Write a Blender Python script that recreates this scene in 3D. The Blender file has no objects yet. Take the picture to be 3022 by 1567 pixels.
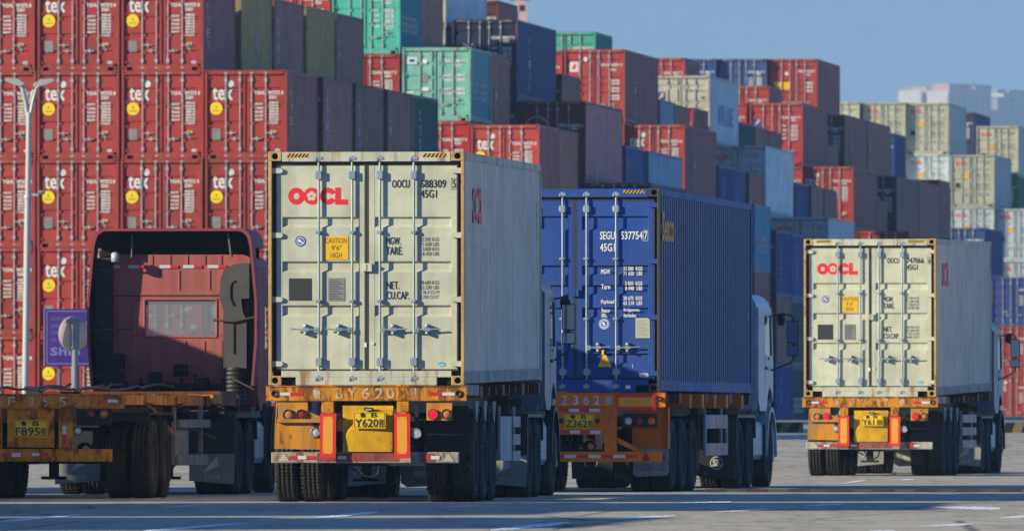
import bpy, math, random
from mathutils import Vector, Matrix
random.seed(7)
R = math.radians
sc = bpy.context.scene
COL = sc.collection

# ------------------------------------------------------------------ camera, sky, sun, exposure
F = 35000.0            # focal length in photo pixels (telephoto)
CX, HY = 1511.0, 1241.0
CAMZ = 1.013
cam = bpy.data.cameras.new('camera'); camo = bpy.data.objects.new('camera', cam); COL.objects.link(camo)
cam.sensor_width = 36; cam.lens = 36 * F / 3022
camo.location = (0, 0, CAMZ); camo.rotation_euler = (R(90) + math.atan((HY - 783.5) / F), 0, 0)
cam.clip_start = 1; cam.clip_end = 20000
cam.dof.use_dof = True; cam.dof.focus_distance = 156; cam.dof.aperture_fstop = 8.5
sc.camera = camo
SUN_AZ, SUN_EL = R(245), R(18)
w = bpy.data.worlds.new('World'); sc.world = w; w.use_nodes = True
nt = w.node_tree; nt.nodes.clear()
sky = nt.nodes.new('ShaderNodeTexSky'); sky.sky_type = 'NISHITA'; sky.sun_disc = False
sky.sun_elevation = SUN_EL; sky.sun_rotation = SUN_AZ
sky.air_density = 1.0; sky.dust_density = 0.0; sky.ozone_density = 10.0; sky.altitude = 1500
bgn = nt.nodes.new('ShaderNodeBackground'); bgn.inputs['Strength'].default_value = 0.135
won = nt.nodes.new('ShaderNodeOutputWorld')
tint = nt.nodes.new('ShaderNodeMix'); tint.data_type = 'RGBA'; tint.blend_type = 'MULTIPLY'; tint.inputs[0].default_value = 1
tint.inputs[7].default_value = (1.19, 1.0, .935, 1)
nt.links.new(sky.outputs[0], tint.inputs[6]); nt.links.new(tint.outputs[2], bgn.inputs[0]); nt.links.new(bgn.outputs[0], won.inputs[0])
sl = bpy.data.lights.new('sun', 'SUN'); sl.energy = 5.0; sl.angle = R(0.55); sl.color = (1.0, 0.91, 0.66)
so = bpy.data.objects.new('sun', sl); COL.objects.link(so)
sdir = Vector((-math.sin(SUN_AZ) * math.cos(SUN_EL), -math.cos(SUN_AZ) * math.cos(SUN_EL), -math.sin(SUN_EL)))
so.rotation_euler = sdir.to_track_quat('-Z', 'Y').to_euler()
so.location = (-60, -60, 60)
sc.view_settings.view_transform = 'Standard'; sc.view_settings.look = 'None'
sc.view_settings.exposure = 0.43; sc.view_settings.gamma = 1.0; sc.view_settings.use_curve_mapping = False
sc.cycles.max_bounces = 5; sc.cycles.diffuse_bounces = 3; sc.cycles.glossy_bounces = 2
sc.cycles.transmission_bounces = 4; sc.cycles.volume_bounces = 0; sc.cycles.caustics_reflective = False
sc.cycles.caustics_refractive = False

# ------------------------------------------------------------------ materials
def srgb(r, g=None, b=None):
    if g is None: r, g, b = r
    f = lambda c: ((c / 255 + 0.055) / 1.055) ** 2.4 if c > 10 else c / 255 / 12.92
    return (f(r), f(g), f(b), 1)

class N:
    def __init__(s, name):
        s.m = bpy.data.materials.new(name); s.m.use_nodes = True; s.t = s.m.node_tree
        s.p = s.t.nodes['Principled BSDF']
    def n(s, t, **k):
        x = s.t.nodes.new(t)
        for a, v in k.items():
            if a.startswith('i_'):
                x.inputs[a[2:].replace('_', ' ')].default_value = v
            else: setattr(x, a, v)
        return x
    def l(s, a, b): s.t.links.new(a, b)
    def noise(s, scale, detail=4, stretch=(1, 1, 1), coord='Object', rough=0.55):
        tc = s.n('ShaderNodeTexCoord'); mp = s.n('ShaderNodeMapping'); mp.inputs['Scale'].default_value = stretch
        s.l(tc.outputs[coord], mp.inputs[0])
        oi = s.n('ShaderNodeObjectInfo'); mu = s.n('ShaderNodeMath', operation='MULTIPLY'); mu.inputs[1].default_value = 37.0
        s.l(oi.outputs['Random'], mu.inputs[0])
        nz = s.n('ShaderNodeTexNoise'); nz.noise_dimensions = '4D'
        nz.inputs['Scale'].default_value = scale; nz.inputs['Detail'].default_value = detail; nz.inputs['Roughness'].default_value = rough
        s.l(mp.outputs[0], nz.inputs['Vector']); s.l(mu.outputs[0], nz.inputs['W'])
        return nz.outputs['Fac']
    def ramp(s, fac, stops):
        r = s.n('ShaderNodeValToRGB'); cr = r.color_ramp
        while len(cr.elements) < len(stops): cr.elements.new(0.5)
        for e, (p, c) in zip(cr.elements, stops):
            e.position = p; e.color = c if len(c) == 4 else (*c, 1)
        s.l(fac, r.inputs[0]); return r.outputs[0]
    def mix(s, fac, a, b, mode='MIX'):
        m = s.n('ShaderNodeMix', data_type='RGBA', blend_type=mode)
        if hasattr(fac, 'links'): s.l(fac, m.inputs[0])
        else: m.inputs[0].default_value = fac
        for v, i in ((a, 6), (b, 7)):
            if hasattr(v, 'links'): s.l(v, m.inputs[i])
            else: m.inputs[i].default_value = v
        return m.outputs[2]
    def bump(s, h, strength=0.3, dist=0.01):
        b = s.n('ShaderNodeBump'); b.inputs['Strength'].default_value = strength; b.inputs['Distance'].default_value = dist
        s.l(h, b.inputs['Height']); s.l(b.outputs[0], s.p.inputs['Normal'])
G = lambda v: (v, v, v, 1)

def flat(name, col, rough=0.5, metal=0.0, var=0.15, emit=0):
    k = N(name)
    c = srgb(col) if max(col) > 1.01 else (*col, 1)
    f = k.noise(3.0, 4)
    mul = k.ramp(f, [(0.3, G(1 - var)), (0.7, G(1.0))])
    k.l(k.mix(1.0, c, mul, 'MULTIPLY'), k.p.inputs['Base Color'])
    k.p.inputs['Roughness'].default_value = rough; k.p.inputs['Metallic'].default_value = metal
    if emit:
        k.p.inputs['Emission Color'].default_value = c; k.p.inputs['Emission Strength'].default_value = emit
    return k.m

def paint(name, col=None, rust=0.45, dirt=0.5, rough=0.45, vrust=0, lighten=0, streak=True, scale=1.0, rustcol=(96, 52, 30), dirtcol=(70, 62, 52)):
    """weathered paint; col None takes the object's own colour"""
    k = N(name)
    if col is None:
        oi = k.n('ShaderNodeObjectInfo'); base = oi.outputs['Color']
    else:
        rg = k.n('ShaderNodeRGB'); rg.outputs[0].default_value = srgb(col); base = rg.outputs[0]
    big = k.noise(0.9 * scale, 5)
    base = k.mix(1.0, base, k.ramp(big, [(0.3, G(0.88)), (0.7, G(1.1))]), 'MULTIPLY')
    if streak:
        st = k.noise(1.0 * scale, 5, (9, 9, 0.5))
        base = k.mix(1.0, base, k.ramp(st, [(0.35, G(1 - 0.35 * dirt)), (0.6, G(1.0))]), 'MULTIPLY')
    d = k.noise(2.2 * scale, 8, rough=0.7)
    base = k.mix(k.ramp(d, [(0.44, G(0)), (0.68, G(0.7 * dirt))]), base, srgb(dirtcol))
    r1 = k.noise(5.5 * scale, 9, (1, 1, 0.45), rough=0.72)
    t = 0.80 - 0.36 * rust
    base = k.mix(k.ramp(r1, [(t, G(0)), (t + 0.06, G(0.9))]), base, srgb(rustcol))
    if vrust:
        v1 = k.noise(7.0, 6, (1, 1, 0.10), rough=0.6)
        base = k.mix(k.ramp(v1, [(0.64 - .12 * vrust, G(0)), (0.74 - .12 * vrust, G(0.8))]), base, srgb(rustcol))
    if lighten: base = k.mix(1, k.mix(.30, base, srgb(150, 150, 160)), srgb(255, 255, 255)) if False else k.mix(lighten * .28, k.mix(1, base, (1.45, 1.45, 1.45, 1), 'MULTIPLY'), srgb(235, 232, 236))
    k.l(base, k.p.inputs['Base Color'])
    k.l(k.ramp(d, [(0.3, G(rough)), (0.8, G(min(1, rough + 0.3)))]), k.p.inputs['Roughness'])
    k.p.inputs['Specular IOR Level'].default_value = 0.3
    k.bump(r1, 0.15, 0.004)
    return k.m

M = {}
M['cpaint'] = paint('container_paint', None, rust=0.30, dirt=0.35)
M['cpaint_far'] = paint('stacked_container_paint', None, rust=0.22, dirt=0.35, rough=0.6)
M['rib_pale'] = paint('pale_rib_paint', None, rust=0.1, dirt=0.5, lighten=.85, dirtcol=(176, 172, 170))  # paler variant of the paint, used on the outer rib flats
M['cframe'] = paint('container_frame_paint', None, rust=0.5, dirt=0.5, vrust=.9, rustcol=(150, 92, 44))
M['castrust'] = paint('rusty_casting', (204, 166, 104), rust=0.62, dirt=0.6, scale=2.5)
M['darkcast'] = paint('dark_brown_casting', (72, 66, 62), rust=0.5, dirt=0.6)
M['railgrey'] = paint('dusty_rail', (150, 146, 148), rust=0.4, dirt=0.8)
M['galv'] = flat('galvanised_steel', (170, 182, 190), 0.42, 0.35, 0.35)
M['galv_far'] = flat('dull_galvanised_steel', (185, 185, 180), 0.6, 0.1, 0.4)
M['seal'] = flat('black_door_seal', (28, 28, 30), 0.7)
M['sealgrey'] = flat('grey_rubber_seal', (64, 64, 62), 0.7)
M['void'] = flat('dark_opening', (10, 10, 11), 0.9)

M['yellow'] = flat('yellow_sticker', (246, 190, 10), 0.5)
M['stripe_y'] = flat('stripe_yellow', (240, 178, 20), 0.5)
M['ink'] = flat('black_ink', (38, 40, 42), 0.6)
M['white'] = flat('white_ink', (228, 228, 222), 0.6)
M['dimwhite'] = flat('faded_white_ink', (214, 214, 220), 0.7, var=0.4)
M['redink'] = flat('red_ink', (240, 40, 46), 0.5, var=0.1)
M['petal'] = flat('pale_blossom', (203, 202, 178), 0.5, 0, .05)
M['blueink'] = flat('blue_ink', (40, 74, 168), 0.5)
M['orangeink'] = flat('orange_ink', (236, 168, 50), 0.6)
M['scuff'] = flat('bare_scuffed_paint', (250, 244, 236), 0.6, 0, .3)
M['skyink'] = flat('light_blue_sticker', (90, 175, 200), 0.5)
M['sqblack'] = flat('charcoal_square', (52, 54, 56), 0.6, var=0.1)
M['plategrey'] = flat('grey_data_plate', (150, 150, 146), 0.5, 0.2, 0.3)
M['worn'] = paint('worn_cream_lettering', (214, 206, 176), rust=.95, dirt=.9, scale=2.2, rustcol=(190, 120, 40), dirtcol=(196, 140, 50))
M['platecream'] = flat('cream_data_plate', (200, 194, 172), 0.5, 0, 0.25)
M['reefyel'] = flat('round_yellow_sticker', (250, 214, 18), 0.5, var=0.05)
M['teal'] = flat('teal_sticker', (60, 200, 170), 0.5)
def tyre_mat():
    k = N('tyre_rubber')
    f = k.noise(6, 6)
    k.l(k.ramp(f, [(0.3, srgb(18, 18, 19)), (0.7, srgb(44, 42, 40))]), k.p.inputs['Base Color'])
    k.p.inputs['Roughness'].default_value = 0.8
    tc = k.n('ShaderNodeTexCoord'); wv = k.n('ShaderNodeTexWave'); wv.wave_type = 'BANDS'; wv.bands_direction = 'Z'
    wv.inputs['Scale'].default_value = 9; wv.inputs['Distortion'].default_value = 2.5; wv.inputs['Detail Scale'].default_value = 3
    k.l(tc.outputs['Object'], wv.inputs['Vector']); k.bump(wv.outputs['Fac'], 0.8, 0.02)
    return k.m
M['tyre'] = tyre_mat()
M['rim'] = paint('dirty_wheel_steel', (86, 84, 82), rust=0.6, dirt=1.0, rough=0.6)
M['orusty'] = paint('rusty_orange_paint', (226, 146, 24), vrust=.6, rust=.86, dirt=0.9, rough=0.55, scale=1.6, rustcol=(118, 62, 26), dirtcol=(128, 92, 48))
M['orange'] = paint('orange_paint', (226, 118, 22), rust=0.15, dirt=0.35, rough=0.45)
M['odirty'] = paint('mud_stained_orange', (214, 140, 36), rust=0.6, dirt=1.0, rough=0.6, scale=1.0, dirtcol=(128, 118, 96))
M['yplate'] = paint('bent_yellow_panel', (232, 176, 20), rust=0.55, dirt=0.55, rough=0.5, scale=1.4)
M['lic'] = flat('licence_plate_yellow', (240, 196, 12), 0.45, var=0.12)
M['refred'] = flat('red_reflector', (226, 52, 40), 0.4, var=0.12)
M['reforange'] = flat('orange_reflector', (240, 160, 50), 0.45, var=0.1)
M['bumper'] = paint('worn_bumper_paint', (184, 176, 160), vrust=.6, rust=0.72, dirt=0.9, scale=1.6, rustcol=(130, 70, 54))
M['bumpred'] = paint('faded_red_paint', (150, 66, 62), rust=0.5, dirt=0.9, scale=1.8, dirtcol=(150, 132, 112))
M['tapewhite'] = flat('white_tape', (214, 214, 214), 0.4)
M['tapered'] = flat('red_tape', (212, 40, 44), 0.4)
M['lampred'] = flat('red_lens', (150, 40, 50), 0.25)
M['lampamber'] = flat('amber_lens', (204, 128, 62), 0.25)
M['lamporange'] = flat('orange_lens', (224, 104, 24), 0.25)
M['lampclear'] = flat('clear_lens', (205, 205, 200), 0.25)
M['lamplit'] = flat('lit_red_lens', (255, 10, 40), 0.3, emit=0.9)
M['lampring'] = flat('lamp_ring', (60, 56, 50), 0.5)
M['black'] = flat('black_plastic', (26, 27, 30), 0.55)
M['fender'] = flat('dark_fender_plastic', (32, 33, 38), 0.5, var=0.3)
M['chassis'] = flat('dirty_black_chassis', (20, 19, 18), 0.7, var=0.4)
M['chassisred'] = paint('rusty_chassis', (120, 66, 34), rust=0.8, dirt=0.9)
M['hoses'] = flat('brown_grease_metal', (88, 74, 58), 0.6, 0.2, 0.4)
M['beige'] = flat('dusty_beige_metal', (170, 160, 135), 0.6, 0, 0.3)
M['flap'] = flat('grey_mudflap', (150, 150, 144), 0.6, 0, 0.3)
M['flapwhite'] = paint('dirty_white_mudflap', (166, 168, 170), rust=0.1, dirt=0.8)
M['cabwhite'] = flat('white_cab_paint', (188, 192, 198), 0.35, 0, 0.25)
M['cabgrey'] = flat('dusty_blue_grey_cab_paint', (120, 130, 146), 0.4, 0, 0.3)
M['cabred'] = paint('dusty_red_cab_paint', (176, 94, 86), rust=0.05, dirt=0.7, rough=0.5, dirtcol=(120, 92, 84))
M['cabredclean'] = flat('red_cab_edge', (150, 58, 64), 0.6, 0, .3)
M['duct'] = flat('grey_duct_plastic', (84, 78, 74), 0.6, 0, 0.3)
M['guard'] = paint('pale_side_guard', (176, 168, 172), rust=0.3, dirt=0.6)
M['chrome'] = flat('mirror_glass', (210, 220, 230), 0.04, 1.0, 0.02)
gk = N('cab_glass'); gk.p.inputs['Base Color'].default_value = (0.93, 0.97, 1.0, 1); gk.p.inputs['Transmission Weight'].default_value = 1
gk.p.inputs['Roughness'].default_value = 0.03; gk.p.inputs['IOR'].default_value = 1.05; M['glass'] = gk.m
rg = N('milky_rear_glass'); rg.p.inputs['Base Color'].default_value = srgb(196, 214, 226); rg.p.inputs['Transmission Weight'].default_value = .74  # pale base colour and partial transmission make the pane milky
rg.p.inputs['Roughness'].default_value = 0.02; rg.p.inputs['IOR'].default_value = 1.03; M['rearglass'] = rg.m
M['darkglass'] = flat('dark_glass', (20, 26, 34), 0.08)
M['polegalv'] = flat('white_lamp_post_paint', (188, 188, 186), 0.4, 0.1, 0.1)
M['signblue'] = flat('purple_blue_sign', (72, 36, 132), 0.5, 0, 0.25)
M['signframe'] = flat('sign_frame', (150, 140, 190), 0.5)
M['signtext'] = flat('faded_sign_lettering', (130, 130, 200), 0.6, 0, 0.4)
M['signbeige'] = flat('beige_disc', (200, 176, 160), 0.6)
M['postgrey'] = flat('grey_post', (120, 128, 138), 0.6)

def ground_mat(name='yard_concrete'):
    k = N(name)
    big = k.noise(0.05, 5); mid = k.noise(0.6, 8, rough=0.7); fine = k.noise(9, 6, rough=0.8)
    base = k.ramp(big, [(0.35, srgb(190, 179, 158)), (0.65, srgb(206, 194, 172))])
    base = k.mix(1, base, k.ramp(mid, [(0.3, G(0.72)), (0.65, G(1.05))]), 'MULTIPLY')
    base = k.mix(1, base, k.ramp(fine, [(0.3, G(0.78)), (0.7, G(1.1))]), 'MULTIPLY')
    s2 = k.noise(2.2, 6, (1.6, 0.10, 1), rough=0.75)
    base = k.mix(1, base, k.ramp(s2, [(0.36, G(0.66)), (0.5, G(1.0)), (0.7, G(1.08))]), 'MULTIPLY')
    oil = k.noise(0.9, 3, (1, 0.12, 1))
    base = k.mix(k.ramp(oil, [(0.66, G(0)), (0.70, G(0.6))]), base, srgb(60, 58, 56))
    st = k.noise(0.35, 6, (3.5, 0.35, 1), rough=0.65)
    base = k.mix(k.ramp(st, [(0.55, G(0)), (0.75, G(0.45))]), base, srgb(112, 106, 98))
    tc = k.n('ShaderNodeTexCoord')
    vo = k.n('ShaderNodeTexVoronoi', feature='DISTANCE_TO_EDGE'); vo.inputs['Scale'].default_value = .22; mp = k.n('ShaderNodeMapping'); mp.inputs['Scale'].default_value = (1, .45, 1)
    k.l(tc.outputs['Object'], mp.inputs[0]); k.l(mp.outputs[0], vo.inputs['Vector'])
    base = k.mix(k.ramp(vo.outputs['Distance'], [(0.004, G(.7)), (0.012, G(0))]), base, srgb(66, 62, 58))
    k.l(base, k.p.inputs['Base Color']); k.p.inputs['Roughness'].default_value = 0.9
    k.bump(fine, 0.5, 0.02)
    return k.m
M['ground'] = ground_mat()
kp = N('worn_road_paint'); fz = kp.noise(7, 8, rough=0.8)
kp.l(kp.ramp(fz, [(0.30, srgb(190, 186, 178)), (0.42, srgb(244, 244, 240))]), kp.p.inputs['Base Color']); kp.p.inputs['Roughness'].default_value = 0.8
M['roadpaint'] = kp.m
M['curby'] = flat('shaded_barrier_yellow', (122, 104, 62), 0.8, 0, 0.5)  # barrier yellow, dulled so the colour carries the shade there
M['humpy'] = flat('shaded_hump_yellow', (84, 82, 78), 0.9, 0, 0.5)  # hump yellow darkened, the shade it lies in is put into the colour
M['curbk'] = flat('hump_black', (60, 60, 62), 0.8, 0, 0.4)

# ------------------------------------------------------------------ mesh builder
class MB:
    def __init__(s, xf=None): s.v = []; s.f = []; s.mi = []; s.sm = []; s.xf = xf
    def add(s, vs, fs, m=0, sm=False):
        o = len(s.v)
        s.v += [tuple(v) for v in vs]
        for f in fs: s.f.append([i + o for i in f]); s.mi.append(m); s.sm.append(sm)
    def box(s, x0, x1, y0, y1, z0, z1, m=0):
        if x0 > x1: x0, x1 = x1, x0
        if y0 > y1: y0, y1 = y1, y0
        if z0 > z1: z0, z1 = z1, z0
        s.add([(x0, y0, z0), (x1, y0, z0), (x1, y1, z0), (x0, y1, z0), (x0, y0, z1), (x1, y0, z1), (x1, y1, z1), (x0, y1, z1)],
              [(0, 3, 2, 1), (4, 5, 6, 7), (0, 1, 5, 4), (1, 2, 6, 5), (2, 3, 7, 6), (3, 0, 4, 7)], m)
    def prism(s, poly, axis, a, b, m=0, sm=False):
        """poly in the two other axes (cyclic order x:(y,z) y:(x,z) z:(x,y))"""
        def P(p, t):
            return (t, p[0], p[1]) if axis == 'x' else (p[0], t, p[1]) if axis == 'y' else (p[0], p[1], t)
        n = len(poly)
        vs = [P(p, a) for p in poly] + [P(p, b) for p in poly]
        s.add(vs, [list(range(n)), list(range(2 * n - 1, n - 1, -1))], m)
        s.add(vs, [(i, (i + 1) % n, n + (i + 1) % n, n + i) for i in range(n)], m, sm)
    def tube(s, pts, r, n=8, m=0):
        pts = [Vector(p) for p in pts]; rings = []
        for i, p in enumerate(pts):
            d = (pts[min(i + 1, len(pts) - 1)] - pts[max(i - 1, 0)]).normalized()
            up = Vector((0, 0, 1)) if abs(d.z) < 0.9 else Vector((0, 1, 0))
            a = d.cross(up).normalized(); b = d.cross(a).normalized()
            rr = r[i] if isinstance(r, (list, tuple)) else r
            rings.append([p + (a * math.cos(2 * math.pi * k / n) + b * math.sin(2 * math.pi * k / n)) * rr for k in range(n)])
        vs = [v for g in rings for v in g]; fs = []
        for i in range(len(pts) - 1):
            for k in range(n):
                fs.append((i * n + k, i * n + (k + 1) % n, (i + 1) * n + (k + 1) % n, (i + 1) * n + k))
        s.add(vs, fs, m, True)
        s.add(vs[:n], [list(range(n))], m); s.add(vs[-n:], [list(range(n - 1, -1, -1))], m)
    def lathe(s, prof, c, axis='x', n=32, m=0, sm=True):
        """prof: (t along axis, radius)"""
        vs = []
        for t, r in prof:
            for k in range(n):
                a = 2 * math.pi * k / n; u, v = r * math.cos(a), r * math.sin(a)
                vs.append((c[0] + t, c[1] + u, c[2] + v) if axis == 'x' else (c[0] + u, c[1] + t, c[2] + v) if axis == 'y' else (c[0] + u, c[1] + v, c[2] + t))
        fs = []
        for i in range(len(prof) - 1):
            for k in range(n): fs.append((i * n + k, i * n + (k + 1) % n, (i + 1) * n + (k + 1) % n, (i + 1) * n + k))
        s.add(vs, fs, m, sm)
    def quad(s, a, b, c, d, m=0): s.add([a, b, c, d], [(0, 1, 2, 3)], m)
    def mesh(s, name, mats):
        me = bpy.data.meshes.new(name)
        vs = [s.xf(v) for v in s.v] if s.xf else s.v
        me.from_pydata(vs, [], s.f)
        for mm in mats: me.materials.append(M[mm] if isinstance(mm, str) else mm)
        for i, p in enumerate(me.polygons): p.material_index = s.mi[i]; p.use_smooth = s.sm[i]
        me.update(); return me

def link(name, mesh, parent=None, loc=None, rot=None, color=None, bevel=0):
    o = bpy.data.objects.new(name, mesh); COL.objects.link(o)
    if parent: o.parent = parent
    if loc: o.location = loc
    if rot: o.rotation_euler = rot
    if color: o.color = color
    if bevel:
        b = o.modifiers.new('bevel', 'BEVEL'); b.width = bevel; b.segments = 2; b.limit_method = 'ANGLE'; b.angle_limit = R(40)
    return o
def part(name, mb, mats, parent, **k): return link(name, mb.mesh(name, mats), parent, **k)
def tag(o, label=None, cat=None, group=None, kind=None):
    if label: o['label'] = label
    if cat: o['category'] = cat
    if group: o['group'] = group
    if kind: o['kind'] = kind
    return o
def thing(name, label, cat, loc, rotz=0, group=None):
    o = link(name, None, None, loc, (0, 0, rotz)); return tag(o, label, cat, group)
def copy_tree(o, parent=None):
    c = o.copy(); COL.objects.link(c); c.parent = parent
    for ch in o.children: copy_tree(ch, c)
    return c

# ------------------------------------------------------------------ lettering
_tc = {}
def text_geo(t):
    if t in _tc: return _tc[t]
    c = bpy.data.curves.new('lettering_curve', 'FONT'); c.body = t; c.resolution_u = 2
    o = bpy.data.objects.new('lettering_curve', c); COL.objects.link(o)
    dg = bpy.context.evaluated_depsgraph_get(); e = o.evaluated_get(dg); me = e.to_mesh()
    vs = [tuple(v.co) for v in me.vertices]; fs = [tuple(p.vertices) for p in me.polygons]
    e.to_mesh_clear(); bpy.data.objects.remove(o); bpy.data.curves.remove(c)
    xs = [v[0] for v in vs]; ys = [v[1] for v in vs]
    _tc[t] = (vs, fs, min(xs), max(xs), min(ys), max(ys)); return _tc[t]
def put_text(mb, t, x0, x1, z0, z1, y, m=0, side='rear', bold=0):
    vs, fs, a, b, c, d = text_geo(t)
    offs = [(0, 0)] if not bold else [(0, 0, 0), (bold, 0, .0006), (0, bold, .0012), (bold, bold, .0018)]
    for of in offs:
        e = of[2] if len(of) > 2 else 0
        out = []
        for vx, vy, _ in vs:
            u = x0 + (vx - a) / (b - a) * (x1 - x0) + of[0]; q = z0 + (vy - c) / (d - c) * (z1 - z0) + of[1]
            out.append((u, y - e, q) if side == 'rear' else (y + e, u, q))
        mb.add(out, fs, m)
def vert_text(mb, t, y0, z_top, h, x, m=0, wd=None):
    for i, ch in enumerate(t):
        if ch == ' ': continue
        z = z_top - i * h * 1.35
        put_text(mb, ch, y0, y0 + (wd or h * 0.8), z - h, z, x, m, 'side')
def disc(mb, x, y, z, rx, rz, m=0, n=24):
    mb.add([(x + rx * math.cos(2 * math.pi * k / n), y, z + rz * math.sin(2 * math.pi * k / n)) for k in range(n)], [list(range(n))], m)
def ring(mb, x, y, z, r1, r2, m=0, n=28, a0=0, a1=360, sx=1.0, side=False):
    vs = []
    for k in range(n + 1):
        a = R(a0 + (a1 - a0) * k / n)
        for r in (r1, r2):
            u = x + sx * r * math.cos(a); q = z + r * math.sin(a)
            vs.append((y, u, q) if side else (u, y, q))
    mb.add(vs, [(2 * k, 2 * k + 1, 2 * k + 3, 2 * k + 2) for k in range(n)], m)
def big_logo(mb, x0, x1, z0, z1, y, m=0, side=False, flower=True):
    """four heavy letters, the second O holding a blossom"""
    W_, H_ = x1 - x0, z1 - z0; r = H_ / 2; zc = (z0 + z1) / 2
    sx = (0.27 * W_ / 2) / r
    def bx(a, b, c, d):
        a = x0 + a * W_; b = x0 + b * W_; c = z0 + c * H_; d = z0 + d * H_
        vs = [(a, c), (b, c), (b, d), (a, d)]
        mb.add([((y, u, q) if side else (u, y, q)) for u, q in vs], [(0, 1, 2, 3)], m)
    ring(mb, x0 + .135 * W_, y, zc, r * .40, r, m, sx=sx, side=side)
    ring(mb, x0 + .395 * W_, y + (-.001 if not side else .001), zc, r * .66, r, m, sx=sx * 1.02, side=side)
    ring(mb, x0 + .67 * W_, y, zc, r * .40, r, m, a0=25, a1=335, sx=sx, side=side)
    bx(.79, .88, 0, 1); bx(.88, 1.0, 0, .30)
    if flower:
        e = .001 if side else -.001
        for k in range(5):
            a = R(90 + 72 * k); ring(mb, x0 + .395 * W_ + r * .34 * math.cos(a), y + 3 * e, zc + r * .34 * math.sin(a), 0, r * .25, 1, n=12, side=side)
        ring(mb, x0 + .395 * W_, y + 2 * e, zc, 0, r * .7, m, n=24, side=side); ring(mb, x0 + .395 * W_, y + 4 * e, zc, 0, r * .3, 1, n=14, side=side); ring(mb, x0 + .395 * W_, y + 5 * e, zc, 0, r * .13, m, n=10, side=side)

# ------------------------------------------------------------------ shipping containers
W = 2.438
BARS = (-.595, -.178, .167, .59)
_cm = {}
def cmesh(key, fn):
    if key not in _cm: _cm[key] = fn()
    return _cm[key]
def frame_mesh(L, H, far, style='a'):
    mb = MB(); h = W / 2
    for sx in (-1, 1):
        for y0, y1 in ((0, .10), (L - .12, L)):
            if far or y0 > 0: mb.box(sx * h, sx * (h - .07), y0 + .004, y1, .118, H - .118, 0)
            else: mb.box(sx * h, sx * (h - .04), y0 + .004, y1, .118, H - .118, 1)
        mb.box(sx * (h - .002), sx * (h - .06), .178, L - .178, H - .10, H - .004, 0)      # top rail
        mb.box(sx * (h - .002), sx * (h - .05), .178, L - .178, .02, .17, 2)                # bottom rail
    mb.box(-h + .17, h - .17, .003, .07, H - .125, H - .006, 0)                # door header
    # sill with fork/twist notches
    mb.box(-h + .16, h - .16, .003, .07, .10, .178, 0); mb.box(-h + .34, h - .34, .003, .07, .0, .10, 0)
    mb.box(-h + .16, h - .16, .075, .10, .0, .17, 3)
    mb.box(-h + .06, h - .06, L - .1, L, .02, .17, 0); mb.box(-h + .06, h - .06, L - .1, L, H - .12, H, 0)
    # floor slab, roof sheet
    mb.box(-h + .05, h - .05, .10, L - .1, .06, .16, 3)
    n = int(L / .3)
    for i in range(n):
        y = .12 + i * (L - .24) / n
        mb.box(-h + .06, h - .06, y, y + .17, H - .03, H - .006, 0)
    mb.box(-h + .06, h - .06, .1, L - .1, H - .05, H - .031, 0)
    # front end wall
    mb.box(-h + .07, h - .07, L - .09, L - .05, .17, H - .12, 0)
    # gasket recess behind the doors
    mb.box(-h + .07, h - .07, .112, .14, .17, H - .12, 3)
    if far: casting_mesh(L, H, True, None, mb)
    return mb.mesh('frame', ['cframe', 'castrust', 'railgrey' if not far else 'cframe', 'void'])
def casting_mesh(L, H, far, only=None, into=None):
    mb = into or MB(); h = W / 2
    for sx in (-1, 1):
        for z0 in (0, H - .118):
            for ye in (0, L - .178):
                if only and only != (sx, z0 > 0, ye > 0): continue
                xi, xo = h - .162, h
                if ye == 0 and not far:
                    # block with an oval hole facing rear: four bars round the hole plus a dark back
                    cx, cz = sx * (h - .081), z0 + .059
                    mb.box(sx * xo, sx * (h - .081 + .04), 0, .178, z0, z0 + .118, 0)
                    mb.box(sx * (h - .081 - .04), sx * xi, 0, .178, z0, z0 + .118, 0)
                    mb.box(cx - .04, cx + .04, 0, .178, z0, z0 + .022, 0); mb.box(cx - .04, cx + .04, 0, .178, z0 + .096, z0 + .118, 0)
                    for ax in (-1, 1):
                        for az in (-1, 1):
                            mb.prism([(cx + ax * .04, cz + az * .037), (cx + ax * .04, cz + az * .012), (cx + ax * .02, cz + az * .037)], 'y', .001, .1, 0)
                    mb.box(cx - .04, cx + .04, .06, .08, z0 + .02, z0 + .098, 1)
                else:
                    mb.box(sx * xo, sx * xi, ye, ye + .178, z0, z0 + .118, 0)
                    if ye == 0: mb.box(sx * (h - .081) - .03, sx * (h - .081) + .03, -.002, .0, z0 + .025, z0 + .093, 3 if far else 1)
    if into: return
    return mb.mesh('corner_casting', ['castrust' if not far else 'cframe', 'void'])
def side_mesh(L, H, far, side=1):
    mb = MB(); h = W / 2; pts = []
    n = int((L - .2) / .278); p = (L - .22) / n; y = .11
    for i in range(n):
        pts += [(y, 0), (y + .07 / .278 * p, 0), (y + .139 / .278 * p, .036), (y + .209 / .278 * p, .036)]
        y += p
    pts.append((y, 0))
    for sx in (side,):
        vs = []; fs = []
        for (yy, d) in pts:
            x = sx * (h - .012 - d); vs += [(x, yy, .165), (x, yy, H - .095)]
        for i in range(len(pts) - 1): fs.append((2 * i, 2 * i + 2, 2 * i + 3, 2 * i + 1))
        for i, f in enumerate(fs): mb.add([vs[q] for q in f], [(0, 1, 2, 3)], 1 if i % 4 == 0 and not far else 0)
    return mb.mesh('side_wall', ['cpaint_far'] if far else ['cpaint', 'rib_pale'])
BANDS = {'oocl': ((1.955, 2.085), (1.40, 1.535), (.85, .99)),
         'blue': ((2.30, 2.50), (1.66, 1.80), (1.38, 1.52), (1.05, 1.20), (.40, .55)),
         'low': ((1.95, 2.08), (1.48, 1.60), (.98, 1.10), (.48, .60))}
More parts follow.
